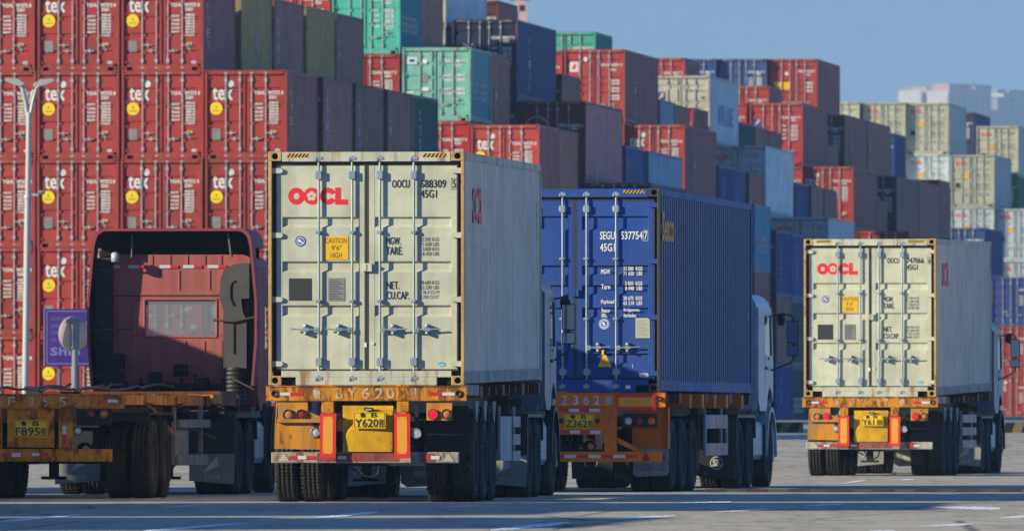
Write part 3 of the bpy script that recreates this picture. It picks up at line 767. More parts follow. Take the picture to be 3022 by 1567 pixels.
for k in range(3): col('hidden stack %s behind the red wall' % ('one', 'two', 'three')[k], 975 - 207 * (k + 1), 419.9 + .3 * k, -274, [(None, L20, [(S, 'red', None, None, False)]), (1038 - 207 * (k + 1), L20, [(S, 'red', None, None, False)])])  # extra columns added out of sight to shade the stacks behind
# navy / maroon line
col('stack of the dark star box', 1527, 437, 58, [(None, L40, [(Hc, 'navy', 'star', 'kline', True), (Hc, 'navy', 'plain', None, True), (S, 'brown', None, None, False)]),
    (1657, L20, [(S, 'brown', 'plain', 'mark', False), (S, 'brown', None, None, False)], 218)])
col('stack of the pale grey box', 1314.5, 437.3, -150, [(None, L40, [(Hc, 'cream', None, None, False), (Hc, 'white', 'plain', None, False), (Hc, 'navy', None, None, False)]),
    (1470, L20, [(S, 'brown', 'plain', None, False)], 2)])
col('stack of the maroon swoosh box', 1727, 437, 299, [(None, L40, [(Hc, 'maroon', 'swoosh', 'han', True), (Hc, 'navy', None, None, False)]),
    (1848, L20, [(S, 'blue', 'plain', 'mark', False), (S, 'blue', None, None, False)], 429), (1915, L40, [(Hc, 'steelblue', 'oocl_dim', 'cai', False), (Hc, 'steelblue', None, None, False)], 446)])
col('stack behind the blue lorry load', 1924, 436.8, 540, [(None, L40, [(Hc, 'navy', 'plain', None, True)])])
# H line
col('stack of the red logo square box', 1843.7, 473, 146, [(None, L40, [(Hc, 'red', 'redlogo', 'kline', True), (Hc, 'red', 'plain', None, False)]),
    (1948, L20, [(S, 'steelblue', 'plain', 'ship', False)], 294), (1990, L20, [(S, 'brown', 'plain', 'mark', False)], 308)])
col('stack under the small teal box', 1661, 473.3, 150, [(None, L40, [(S, 'red', 'plain', None, False), (S, 'red', None, None, False)]),
    (1758, L20, [(S, 'teal', 'plain', None, False), (S, 'teal', 'plain', None, False)], 94)])
col('stack of the centre tex box', 2021, 473, 368, [(None, L40, [(Hc, 'red', 'tex', 'kline', True), (Hc, 'brown', None, None, False)]),
    (2122, L20, [(S, 'cobalt', 'plain', 'cosco', False), (S, 'blue', None, None, False)], 487), (2160, L20, [(S, 'navy', 'plain', 'ship', False), (S, 'blue', None, None, False)], 496), (2212, L20, [(S, 'brown', 'plain', 'cai', False)], 508)])
col('short stack left of the cream box', 2046, 500, 318, [(None, L20, [(S, 'brightred', 'plain', None, False), (S, 'brown', None, None, False)])])
col('stack behind the cream box', 2023, 524, 171, [(None, L20, [(Hc, 'red', 'plain', None, True), (S, 'red', 'plain', None, False), (S, 'red', None, None, False)])])
# Q line
col('stack of the cream box', 2095, 507, 223, [(None, L40, [(Hc, 'cream', 'cream', 'hbig', False), (Hc, 'brown', None, None, False)]),
    (2184, L20, [(S, 'darkteal', 'plain', None, False)], 360), (2229, L20, [(S, 'brown', 'plain', 'ship', False)], 374), (2270, L20, [(S, 'darkbrown', 'plain', 'mark', False)], 385)])
col('stack of the tall pale box', 2261, 507, 430, [(None, L40, [(Hc, 'grey', 'oocl_dim', 'mark', False), (Hc, 'grey', None, None, False)]),
    (2347, L20, [(S, 'cobalt', 'plain', 'cosco', False), (S, 'blue', None, None, False)], 538), (2395, L20, [(S, 'brown', 'plain', 'ship', False)], 548), (2432, L20, [(S, 'darkbrown', 'plain', None, False)], 556)])
col('stack left of the right lorry', 2444, 507, 641, [(None, L40, [(Hc, 'grey', 'oocl_dim', None, False), (S, 'grey', None, None, False)])])
# side column between the lorries
col('stack beside the blue lorry', 2227, 450, 602, [(None, L20, [(S, 'skyblue', 'plain', 'ever', False), (S, 'brown', 'plain', None, False), (S, 'brown', 'plain', None, False)]),
    (2291, L20, [(S, 'cobalt', 'plain', 'cosco', False), (S, 'brown', 'plain', None, False), (S, 'cobalt', 'plain', 'wan', False)], 678),
    (2338, L20, [(S, 'blue', 'plain', 'cosco', False), (S, 'darkteal', 'plain', None, False), (S, 'darkteal', 'plain', 'ever', False)], 690),
    (2385, L20, [(S, 'blue', None, None, False), (S, 'darkteal', None, None, False)], 700)])
# V line
col('stack of the red logo box', 2368, 542, 304, [(None, L40, [(Hc, 'red', 'cs', None, True), (Hc, 'red', 'plain', None, False), (S, 'red', None, None, False)]), (2440, L20, [(S, 'darkbrown', 'plain', 'mark', False)], 426)])
col('stack left of the red logo box', 2205, 542.3, 304, [(None, L40, [(Hc, 'red', 'plain', None, True), (S, 'red', 'plain', None, False)])])
col('stack of the right tex box', 2519, 542, 491, [(None, L40, [(Hc, 'red', 'tex', 'mark', True), (Hc, 'brown', None, None, False)]), (2586, L20, [(S, 'darkbrown', 'plain', 'mark', False)], 590)])
col('stack left of the right tex box', 2358, 542.3, 491, [(None, L40, [(Hc, 'brightred', 'wordy', None, False)])])
col('stack behind the right lorry load', 2682, 541.5, 682, [(None, L40, [(Hc, 'red', 'plain', None, True)])])
col('stack of small red box', 2269.6, 557, 254, [(None, L20, [(S, 'red', 'plain', None, False), (S, 'red', None, None, False)])])
col('stack of the long brown box', 2494, 562, 338, [(None, L40, [(Hc, 'brown', 'plain', 'kline', True), (Hc, 'brown', 'plain', None, False)]), (2561, L40, [(Hc, 'brown', 'plain', 'cai', False), (Hc, 'brown', None, None, False)]),
    (2640, L20, [(S, 'cobalt', 'plain', None, False)], 394)])
col('stack of the lower brown box', 2647, 562, 520, [(None, L40, [(Hc, 'darkbrown', 'plain', 'mark', False), (S, 'brown', 'plain', None, False)]), (2713, L40, [(Hc, 'brown', 'plain', 'ship', False), (S, 'brown', None, None, False)]), (2775, L20, [(S, 'brown', 'plain', None, False)], 546)])
col('stack behind the lower brown box', 2773, 606, 530, [(None, L20, [(S, 'red', 'plain', None, False)])])
# U line
for xr, cl, mk_, sp in ((2113, 'blue', 'plain', True), (2264, 'cobalt', 'wordy', True), (2413, 'red', 'ybig', True)):
    col({'2113': 'skyline stack of the bright blue box', '2264': 'skyline stack of the dark blue box', '2413': 'skyline stack of the yellow letter box'}[str(xr)], xr, 600, 174, [(None, L40, [(Hc, cl, mk_, None, sp), (Hc, cl if cl == 'red' else 'brown', 'plain', None, False), (Hc, 'brown', None, None, False)])])
# pale beige logo boxes far right
col('first skyline stack of pale boxes', 2537, 673, 302, [(None, L40, [(Hc, 'oocl', 'oocl', None, True), (Hc, 'oocl', None, None, False)])])
col('second skyline stack of pale boxes', 2672, 673, 303, [(None, L40, [(Hc, 'oocl', 'oocl', None, True), (Hc, 'oocl', 'oocl', None, False)])])
col('third skyline stack of pale boxes', 2800, 673, 304, [(None, L40, [(Hc, 'oocl', 'oocl', None, True), (Hc, 'grey', 'oocl', None, True), (Hc, 'grey', 'oocl', None, False)])])
col('lower stack of pale logo boxes', 2935, 665, 457, [(None, L40, [(Hc, 'oocl', 'oocl', 'mark', True), (Hc, 'grey', 'oocl', None, False), (Hc, 'grey', 'oocl', None, False)])])
col('far right stack of pale boxes', 3066, 665, 616, [(None, L40, [(Hc, 'grey', 'oocl', None, False), (Hc, 'grey', 'oocl', None, False)])])
col('skyline stack of the navy box', 2874, 702, 331, [(None, L40, [(Hc, 'navy', 'wordy', None, True), (Hc, 'navy', None, None, False)])])
col('rightmost skyline stack', 3006, 690, 372, [(None, L40, [(Hc, 'oocl', 'oocl', None, True), (S, 'green', 'wordy', None, True), (S, 'brown', 'plain', None, False)])])
col('stack of the royal blue box', 2907, 640, 672, [(None, L40, [(S, 'cobalt', 'wordy', None, False)])])
col('stack at the right photo edge', 3060, 630, 818, [(None, L40, [(S, 'blue', 'wordy', None, False), (S, 'red', 'wordy', None, False), (S, 'red', 'tex', None, False)])])
# unseen stacks added left of the view to shade the far ground and barriers

for yy in (284, 300, 326):
    for tier in range(5): far_container((-26.2, yy, ground_z(yy) + tier * S), L40, S, 'brown', None, None, False, '', '', True, 0)
def solid(cn): return paint('low_box_' + cn, COLS[cn], rust=.2, dirt=.35, rough=.6)
hb = link('lower_containers', HID.mesh('lower_containers', [solid(c) for c in ('brown', 'red', 'maroon', 'navy', 'steelblue', 'darkbrown', 'paleteal')]))
tag(hb, 'rest of the container stacks hidden low behind the front boxes, with unseen stacks for shade', 'containers', None, 'stuff')

# ------------------------------------------------------------------ the containers on the lorries
def hero_container(label, X, D, Z, th, pitch, color, bands, marks, side, L=L40, H=Hc, orangecast=True, dimrods=False):
    c = srgb(color)
    t = thing('shipping_container', label, 'container', (X - math.cos(th) * W / 2, D + math.sin(th) * W / 2, Z), -th)
    t.rotation_euler = (pitch, 0, -th)
    K = dict(parent=t, color=c)
    fr = link('frame', cmesh(('hfr', L, H), lambda: frame_mesh(L, H, False)), bevel=.004, **K)
    for sx in (-1, 1):
        for up in (False, True):
            for fw in (False, True):
                cs = link('corner_casting', cmesh(('hca', L, H, sx, up, fw, orangecast), lambda: casting_mesh(L, H, False, (sx, up, fw))), fr, color=c, bevel=.006)
                if not orangecast: cs.data.materials[0] = M['darkcast']
    if not orangecast:
        fr.data = fr.data.copy(); fr.data.materials[0] = M['cpaint']; fr.data.materials[1] = M['darkcast']; fr.data.materials[2] = M['cpaint']
    for sx in (1, -1): link('side_wall', cmesh(('hsd', L, H, sx), lambda: side_mesh(L, H, False, sx)), parent=t, color=srgb(222, 204, 182) if side == 'oocl' else srgb(40, 58, 112))  # side walls get their own colour, tuned to carry the light in shade
    dd = {}
    for sx in (-1, 1):
        d = dd[sx] = link('door', cmesh(('hdr', H, sx, bands), lambda: door_mesh(H, sx, bands, False)), bevel=.004, **K)
        for f in (.092, .367, .642, .918): link('hinge', cmesh(('hhi', H, sx, f), lambda: hinge_mesh(H, sx, False, (f,))), d, color=c, bevel=.004)
        mb = MB(); mb.box(sx * 1.14, sx * 1.127, .066, .10, .18, H - .14); mb.box(sx * .0235, sx * .003, .064, .10, .18, H - .14)
        mb.box(sx * .01, sx * 1.14, .064, .10, H - .172, H - .128); mb.box(sx * .01, sx * 1.14, .064, .10, .178, .198)
        link('door_seal', mb.mesh('door_seal', ['sealgrey']), d)
    for i, b in enumerate(BARS):
        hd = -1 if i < 2 else 1; hz = .69 if bands == 'oocl' else .635
        lb = link('locking_bar', cmesh(('hlb', H, i), lambda: bar_mesh(H, b, hd, hz, False)), parent=dd[hd], bevel=.003)
        link('handle', cmesh(('hha', i, hz), lambda: handle_mesh(b, hd, hz)), dd[hd])
    for s in (-1, 1): link('warning_stripes', cmesh(('st', H, s), lambda: stripes_mesh(H, s)), t)
    for nm, mb, mats, lb in marks:
        o = part(nm, mb, mats, t, color=c)
        if lb: o['label'] = lb
    x = W / 2 - .004; mb = MB()
    if side == 'oocl':
        big_logo(mb, 1.35, 2.8, 2.02, 2.46, x, 0, True); part('side_logo_lettering', mb, ['redink', 'petal'], t)
        mb = MB()
        for k in range(4): put_text(mb, '688309'[k], 11.3, 11.45, 2.3 - k * .14, 2.4 - k * .14, x, 0, 'side')
        part('side_lettering', mb, ['ink'], t)
        n = int((L - .2) / .278); p = (L - .22) / n; mb = MB()
        for k in (4, 5, 6, 9, 10, 11, 12):
            y = .11 + k * p; zt = 1.78 if k < 8 else 1.72; zb = .98 if k < 8 else 1.02
            mb.box(x - .007, x - .004, y + .008, y + .062, zb, zt)
        part('scuffed_paint_patch', mb, ['scuff'], t)
    else:
        put_text(mb, 'Seaco', .35, 1.8, 2.15, 2.55, x, 0, 'side', bold=.03); put_text(mb, 'A', 11.6, 11.8, 1.1, 1.25, x, 0, 'side')
        part('side_lettering', mb, ['orangeink'], t)
    return t

# ------------------------------------------------------------------ lorry pieces
def make_wheel(parent, x, y, r=.52, wdt=.27, side=1, dual=True, z=None):
    """side: +1 when the outer face looks to +x"""
    z = r if z is None else z
    h = wdt / 2
    def rim():
        mb = MB()
        mb.lathe([(-h * .7, r * .58), (h * .75, r * .60), (h * .72, r * .53), (h * .1, r * .50), (-h * .2, r * .38), (-h * .2, r * .2), (h * .4, r * .18), (h * .4, 0)], (0, 0, 0), 'x', 28)
        for k in range(10):
            a = 2 * math.pi * k / 10; mb.lathe([(-.04, .014), (.05, .014), (.05, 0)], (-h * .2, r * .29 * math.cos(a), r * .29 * math.sin(a)), 'x', 6, sm=False)
        return mb.mesh('wheel', ['rim'])
    def tyre():
        mb = MB(); pr = [(-h * .8, r * .58), (-h, r * .72), (-h * .98, r * .88), (-h * .82, r * .975), (-h * .78, r)]
        for g_ in (-.42, 0, .42): pr += [(h * (g_ - .05), r * 1.0), (h * (g_ - .05), r * .972), (h * (g_ + .05), r * .972), (h * (g_ + .05), r * 1.0)]
        pr += [(h * .78, r), (h * .82, r * .975), (h * .98, r * .88), (h, r * .72), (h * .8, r * .58)]
        mb.lathe(pr, (0, 0, 0), 'x', 44)
        for k in range(44):     # shoulder lugs
            a = 2 * math.pi * k / 44; c, s = math.cos(a), math.sin(a); rr = r * .985
            for e in (-1, 1):
                d = .012
                pts = [(e * h * .80, rr * c - d * s, rr * s + d * c), (e * h * .80, rr * c + d * s, rr * s - d * c), (e * h * 1.0, rr * .955 * c + d * s, rr * .955 * s - d * c), (e * h * 1.0, rr * .955 * c - d * s, rr * .955 * s + d * c)]
                pts2 = [(p[0], p[1] * 1.02, p[2] * 1.02) for p in pts]
                mb.add(pts + pts2, [(0, 1, 2, 3), (4, 7, 6, 5), (0, 4, 5, 1), (1, 5, 6, 2), (2, 6, 7, 3), (3, 7, 4, 0)])
        return mb.mesh('tyre', ['tyre'])
    wh = link('wheel', cmesh(('rim', r, wdt), rim), parent, (x, y, z), (random.uniform(0, 6), 0, 0 if side > 0 else math.pi))
    link('tyre', cmesh(('tyre', r, wdt), tyre), wh)
    return wh
def lamp(parent, name, x, y, z, r, lens, ringm='lampring', dots=False):
    mb = MB(); mb.lathe([(.02, r * 1.0), (-.018, r * 1.18), (-.03, r * 1.12), (-.03, r * .98), (-.005, r * .96)], (x, y, z), 'y', 24, 0)
    rg = part(name, mb, [ringm], parent)
    mb = MB(); mb.lathe([(0, r * .98), (-.015, r * .96), (-.022, r * .6), (-.025, 0)], (x, y, z), 'y', 24, 0)
    if dots:
        for q in range(3):
            for k in range(max(1, q * 6)):
                a = 2 * math.pi * k / max(1, q * 6) + q; mb.lathe([(0, .009), (-.008, .007), (-.009, 0)], (x + q * .022 * math.cos(a), y - .02, z + q * .022 * math.sin(a)), 'y', 6, 0)
    part('lens', mb, [lens], rg); return rg
def plate(parent, cx, z0, z1, w_, y, num, tilt=0):
    mb = MB(); x0, x1 = cx - w_ / 2, cx + w_ / 2
    mb.box(x0, x1, y - .004, y, z0, z1)
    for e in (x0 + .01, x1 - .016): mb.box(e, e + .006, y - .0055, y - .004, z0 + .012, z1 - .012, 1)
    for e in (z0 + .01, z1 - .016): mb.box(x0 + .012, x1 - .012, y - .0055, y - .004, e, e + .006, 1)
    p = part('licence_plate', mb, ['lic', 'ink'], parent)
    mb = MB(); h = z1 - z0
    put_text(mb, '鲁', x0 + w_ * .20, x0 + w_ * .37, z0 + h * .66, z0 + h * .92, y - .007, 0, bold=.003)
    put_text(mb, 'B', x0 + w_ * .55, x0 + w_ * .73, z0 + h * .67, z0 + h * .91, y - .007, 0, bold=.003)
    n = len(num)
    put_text(mb, num, x0 + w_ * .05, x0 + w_ * .76, z0 + h * .10, z0 + h * .56, y - .007, 0, bold=.004)
    put_text(mb, '挂', x0 + w_ * .79, x0 + w_ * .95, z0 + h * .10, z0 + h * .56, y - .007, 0, bold=.003)
    part('plate_lettering', mb, ['ink'], p)
    return p
def tape(parent, x0, x1, z0, z1, y, n, start=0):
    mb = MB(); d = (x1 - x0) / n
    for k in range(n): mb.box(x0 + k * d + (.0 if k else 0), x0 + (k + 1) * d - .002, y - .003, y, z0, z1, (k + start) % 2)
    return part('reflective_tape', mb, ['tapered', 'tapewhite'], parent)

def chassis(root, L, z0, z1, pitch=0, mat='chassisred', yr=.06):
    f = (lambda v: (v[0], v[1], v[2] + v[1] * math.tan(pitch)))
    mb = MB(f)
    for sx in (-1, 1):
        mb.box(sx * .42, sx * .56, yr, L, z1 - .02, z1); mb.box(sx * .48, sx * .50, yr, L, z0, z1 - .02); mb.box(sx * .42, sx * .56, yr, L - 3, z0 - .02, z0)
    for k in range(12):
        y = .4 + k * (L - .8) / 11; mb.box(-1.15, 1.15, y, y + .1, z1 - .14, z1 - .03)
    mb.box(-1.2, 1.2, L - .3, L - .05, z1 - .16, z1 - .01)
    for y in (2.6, 6.0, 9.2): mb.box(.9, 1.2, y, y + .35, z1 - .15, z1 - .01); mb.box(-1.2, -.9, y, y + .35, z1 - .15, z1 - .01)
    return part('chassis_frame', mb, [mat], root)
def running_gear(root, axles, zc=.52):
    mb = MB()
    for y in axles:
        mb.tube([(-.95, y, zc), (.95, y, zc)], .075, 10); mb.box(-.62, .62, y - .08, y + .08, zc - .07, zc + .08)
        for sx in (-1, 1):
            mb.box(sx * .46, sx * .56, y - .5, y + .5, zc + .1, zc + .17); mb.box(sx * .44, sx * .58, y - .1, y + .1, zc + .0, zc + .36)
            mb.box(sx * .45, sx * .55, y + .5, y + .62, zc + .1, zc + .5)
            mb.lathe([(-.1, .09), (.1, .09), (.12, .05)], (sx * .3, y + .15, zc + .12), 'y', 10)
    return part('running_gear', mb, ['chassis'], root)
def gussets(root, ys, x=1.2):
    for y in ys:
        mb = MB(); mb.prism([(y - .26, 1.26), (y + .26, 1.26), (y + .06, .98), (y - .06, .98)], 'x', x - .03, x); mb.prism([(y - .26, 1.26), (y + .26, 1.26), (y + .06, .98), (y - .06, .98)], 'x', -x, -x + .03)
        part('bracket', mb, ['railgrey'], root)

def tractor(root, y0, cabmat, xo=0, steer=3.55, fairing=False, mirror_x=1.5, mz=0.0, sleeper=2.05, detail=False, cabtop=2.95, edge=None):
    """three-axle tractor; y0 = drive bogie centre; cab back at y0+1.95"""
    edge = edge or cabmat
    K = lambda n_, mb, mats, **k: part(n_, mb, mats, root, loc=(xo, 0, 0), **k)
    # ladder frame
    mb = MB()
    for sx in (-1, 1): mb.box(sx * .38, sx * .46, y0 - 1.3, y0 + steer + 1.1, .75, 1.0)
    for k in range(6): mb.box(-.38, .38, y0 - 1.2 + k * .95, y0 - 1.1 + k * .95, .78, .96)
    mb.box(-.5, .5, y0 - .5, y0 + .5, 1.0, 1.12)
    mb.lathe([(-.03, .48), (.03, .48), (.04, .0)], (0, y0, 1.15), 'z', 20)
    for yy in (y0 - .67, y0 + .67, y0 + steer):
        mb.tube([(-1.0, yy, .52), (1.0, yy, .52)], .08, 10)
    for yy in (y0 - .67, y0 + .67): mb.lathe([(-.22, .0), (-.2, .2), (.2, .2), (.24, .1)], (0, yy, .5), 'y', 14)
    K('tractor_frame', mb, ['chassis'])
    for yy in (y0 - .67, y0 + .67):
        for sx in (-1, 1):
            make_wheel(root, xo + sx * 1.10, yy, side=sx); make_wheel(root, xo + sx * .78, yy, side=sx)
    for sx in (-1, 1): make_wheel(root, xo + sx * 1.09, y0 + steer, side=sx, wdt=.28)
    # plastic fenders over the drive wheels with skirts and flaps
    for sx in (-1, 1):
        mb = MB(); xa, xb = sx * .62, sx * 1.25
        prof = [(y0 - 1.36, .55), (y0 - 1.33, 1.02), (y0 - 1.2, 1.10), (y0 + 1.2, 1.10), (y0 + 1.33, 1.02), (y0 + 1.36, .75), (y0 + 1.32, .75), (y0 + 1.27, 1.0), (y0 + 1.17, 1.06), (y0 - 1.17, 1.06), (y0 - 1.27, 1.0), (y0 - 1.32, .55)]
        mb.prism(prof, 'x', xa, xb)
        K('fender', mb, ['fender'], bevel=.01)
        mb = MB(); mb.prism([(xa, .19), (xb * .99, .14), (xb, .56), (xa, .56)], 'y', y0 - 1.39, y0 - 1.37)
        fl = K('mudflap', mb, ['flap' if detail != 'blue' else 'black'])
        mb = MB()
        if detail == 'blue': ring(mb, sx * .95, y0 - 1.395, .38, .085, .10, 0); put_text(mb, 'SR', sx * .95 - .06, sx * .95 + .06, .33, .43, y0 - 1.395, 0, bold=.01)
        else:
            mb.prism([(sx * .93 - .12, .30), (sx * .93 + .1, .40), (sx * .93 + .08, .54)], 'y', y0 - 1.396, y0 - 1.392); put_text(mb, 'STEYR', sx * .93 - .1, sx * .93 + .12, .2, .26, y0 - 1.396, 0)
        link('flap_logo', mb.mesh('flap_logo', ['dimwhite']), fl)
    # fuel tank, battery box, air tanks, exhaust
    ym = y0 + steer - .62
    mb = MB(); mb.prism([(.62, .5), (.66, .42), (1.16, .42), (1.2, .5), (1.2, .92), (1.16, 1.0), (.66, 1.0), (.62, .92)], 'y', y0 + 1.42, ym - .15); K('fuel_tank', mb, ['galv'], bevel=.01)
    mb = MB(); mb.box(-1.2, -.6, y0 + 1.42, ym - .15, .45, 1.0); K('battery_box', mb, ['chassis'], bevel=.01)
    # cab shell
    cb, cf = y0 + 1.95, y0 + 1.95 + sleeper; ct = cabtop; zb = 1.16
    hw = 1.22
    X = [(-hw, cb)]
    mb = MB()
    wx0, wx1, wz0, wz1 = (-.44, .60, 2.20, 2.70) if fairing else (-.5, .5, 2.1, 2.6)
    t = .04
    # back panel round the window
    rad = .22
    prof = [(-hw + .03, zb), (hw - .03, zb), (hw - .03, wz0), (-hw + .03, wz0)]
    mb.prism(prof, 'y', cb, cb + t)
    mb.box(-hw + .03, wx0, cb, cb + t, wz0, wz1); mb.box(wx1, hw - .03, cb, cb + t, wz0, wz1)
    top = [(-hw + .03, wz1), (hw - .03, wz1)] + [(hw - .03 - rad + rad * math.cos(R(a)), ct - rad + rad * math.sin(R(a))) for a in range(0, 91, 15)] + [(-hw + .03 + rad - rad * math.sin(R(a)), ct - rad + rad * math.cos(R(a))) for a in range(0, 91, 15)]
    mb.prism(top, 'y', cb, cb + t)
    # roof
    mb.prism([(-hw + .03 + rad - rad * math.sin(R(a)), ct - rad + rad * math.cos(R(a))) for a in range(90, -1, -15)] + [(hw - .03 - rad + rad * math.cos(R(a)), ct - rad + rad * math.sin(R(a))) for a in range(90, -1, -15)] + [(hw - .1, ct - rad), (hw - .3, ct - .06), (-hw + .3, ct - .06), (-hw + .1, ct - rad)], 'y', cb + t, cf - .25)
    # sides: below belt line, pillars; front with windscreen opening
    for sx in (-1, 1):
        o_, i_ = sx * hw, sx * (hw - .04)
        dz = .04
        mb.prism([(cb + .02, 1.35), (cb + .3, 1.16), (cf - .95, 1.16), (cf - .85, 1.35), (cf - .55, 1.55), (cf - .2, 1.45), (cf, 1.3), (cf, 2.02), (cb + .02, 2.02)], 'x', o_, i_)
        mb.prism([(cb + .02, 2.02), (cb + .9, 2.02), (cb + .9, 2.62), (cb + .02, 2.62)], 'x', o_, i_)
        mb.prism([(cb + .02, 2.62), (cf - .24, 2.62), (cf - .28, ct - .2), (cb + .02, ct - .2)], 'x', o_, i_)
        mb.prism([(cf - .12, 2.02), (cf, 2.02), (cf - .12, 2.62), (cf - .24, 2.62)], 'x', o_, i_)
    mb.box(-hw + .04, hw - .04, cf - .04, cf, 1.2, 2.0); mb.box(-hw + .04, hw - .04, cf - .2, cf - .16, 2.66, ct - .1)
    cab = K('cab', mb, [cabmat], bevel=.012)
    mb = MB(); mb.box(-hw + .045, hw - .045, cb + .06, cf - .05, 1.18, 1.3)
    if not fairing: mb.box(-.9, .9, cb + .5, cb + 1.1, 1.3, 2.2)
    else:
        mb.box(-.75, -.3, cb + 1.0, cb + 1.1, 1.3, 2.2)
        mb.box(-.7, .9, cb + .06, cb + .1, 1.4, 2.15)
    link('cab_interior', mb.mesh('cab_interior', ['black']), cab)
    mb = MB(); mb.box(wx0, wx1, cb + .015, cb + .02, wz0, wz1); link('rear_window', mb.mesh('rear_window', ['rearglass']), cab)
    if not fairing:
        mb = MB(); mb.prism([(cb + .9, 2.02), (cf - .12, 2.02), (cf - .24, 2.62), (cb + .9, 2.62)], 'x', hw - .03, hw - .02); mb.prism([(cb + .9, 2.02), (cf - .12, 2.02), (cf - .24, 2.62), (cb + .9, 2.62)], 'x', -hw + .03, -hw + .02); link('side_window', mb.mesh('side_window', ['darkglass']), cab)
    else:
        mb = MB(); mb.box(-hw + .05, hw - .05, cf - .12, cf - .115, 2.0, 2.66); link('windscreen', mb.mesh('windscreen', ['glass']), cab)
        # frame round the rear window
        mb = MB()
        for a, b, c, d in ((wx0 - .03, wx1 + .03, wz0 - .03, wz0), (wx0 - .03, wx1 + .03, wz1, wz1 + .03), (wx0 - .03, wx0, wz0, wz1), (wx1, wx1 + .03, wz0, wz1)): mb.box(a, b, cb - .015, cb + .02, c, d)
        link('window_rubber', mb.mesh('window_rubber', ['cabred']), cab, bevel=.012)
    if not fairing:
        mb = MB(); mb.box(hw, hw + .012, cf - .75, cf - .6, 1.95, 1.985); mb.box(hw, hw + .03, cb + 1.0, cb + 1.12, 1.8, 1.84); mb.box(hw, hw + .004, cb + .95, cb + .955, 1.5, 2.6); link('door_handle', mb.mesh('door_handle', ['black']), cab)
    # wheel arch and bumper
    for sx in (-1, 1):
        mb = MB(); yc = y0 + steer; ro, ri = .70, .64
        arc = [(yc + ro * math.cos(R(a)), .52 + ro * math.sin(R(a))) for a in range(-5, 186, 12)]; arc2 = [(yc + ri * math.cos(R(a)), .52 + ri * math.sin(R(a))) for a in range(185, -6, -12)]
        mb.prism(arc + arc2, 'x', sx * .88, sx * 1.27); K('wheel_arch', mb, [cabmat if sx > 0 and detail == 'blue' else 'fender'])
        mb = MB(); mb.box(sx * .9, sx * 1.24, yc - .74, yc - .71, .2, .95); K('front_mudflap', mb, ['fender'])
    mb = MB(); mb.box(-1.23, 1.23, cf - .12, cf + .12, .38, 1.12); K('front_bumper', mb, [cabmat], bevel=.03)
    # mirrors
    for sx in ((1, -1) if not fairing else (1,)):
        ym_ = cf - .25; mx = sx * mirror_x
        if fairing: break
        mb = MB()
        mb.tube([(sx * (hw - .02), ym_ - .1, 2.66 + mz), (sx * (hw + .15), ym_, 2.70 + mz), (mx - sx * .03, ym_ + .03, 2.68 + mz), (mx, ym_ + .03, 2.63 + mz), (mx, ym_ + .03, 2.0 + mz), (mx - sx * .04, ym_ + .03, 1.95 + mz), (sx * (hw - .02), ym_ - .1, 1.82 + mz)], .014, 6)
        arm = K('mirror_arm', mb, ['black'])
        for nm, z0_, z1_ in (('main_mirror', 2.24, 2.60), ('wide_mirror', 2.05, 2.22)):
            mb = MB(); mb.box(mx - .105, mx + .085, ym_ - .02, ym_ + .06, z0_ + mz, z1_ + mz); o = part(nm, mb, ['black'], arm, bevel=.02)
            mb = MB(); mb.box(mx - .09, mx + .07, ym_ - .024, ym_ - .021, z0_ + .015 + mz, z1_ - .015 + mz); g_ = part('mirror_glass', mb, ['chrome'], arm)
        mb = MB(); mb.lathe([(-.07, .02), (-.05, .09), (.04, .11), (.06, .05)], (sx * (hw + .12), ym_ + .25, 2.62 + mz), 'x', 14); part('kerb_mirror', mb, ['black'], arm)
    # brake hoses and clutter behind the cab
    mb = MB()
    for k in range(5):
        x_ = -.4 + k * .2; mb.tube([(x_, cb - .02, 1.5), (x_ + .05, cb - .25, 1.25 - .05 * (k % 2)), (x_ * .6, cb - .7, 1.2), (x_ * .5, cb - 1.1, 1.28)], .014, 6)
    mb.tube([(.3 + .1 * math.sin(i * 1.2), cb - .2 - i * .03, 1.25 + .06 * math.cos(i * 1.2)) for i in range(30)], .01, 5)
    mb.box(-.9, .9, cb - .08, cb - .02, 1.2, 1.3); mb.box(.55, .75, cb - .3, cb - .05, 1.0, 1.35); mb.box(-.85, -.6, cb - .35, cb - .05, .95, 1.4)
    K('air_lines', mb, ['hoses'])
    mb = MB(); mb.box(.15, 1.22, cb - .03, cb + .02, 1.06, 1.15); mb.lathe([(-.03, .07), (.03, .07), (.03, 0)], (.62, cb - .02, 1.08), 'y', 12)
    for x_ in (.35, .9, 1.1): mb.box(x_, x_ + .04, cb - .06, cb - .02, 1.0, 1.2)
    K('cab_crossmember', mb, ['beige'])
    return cab, cb, cf

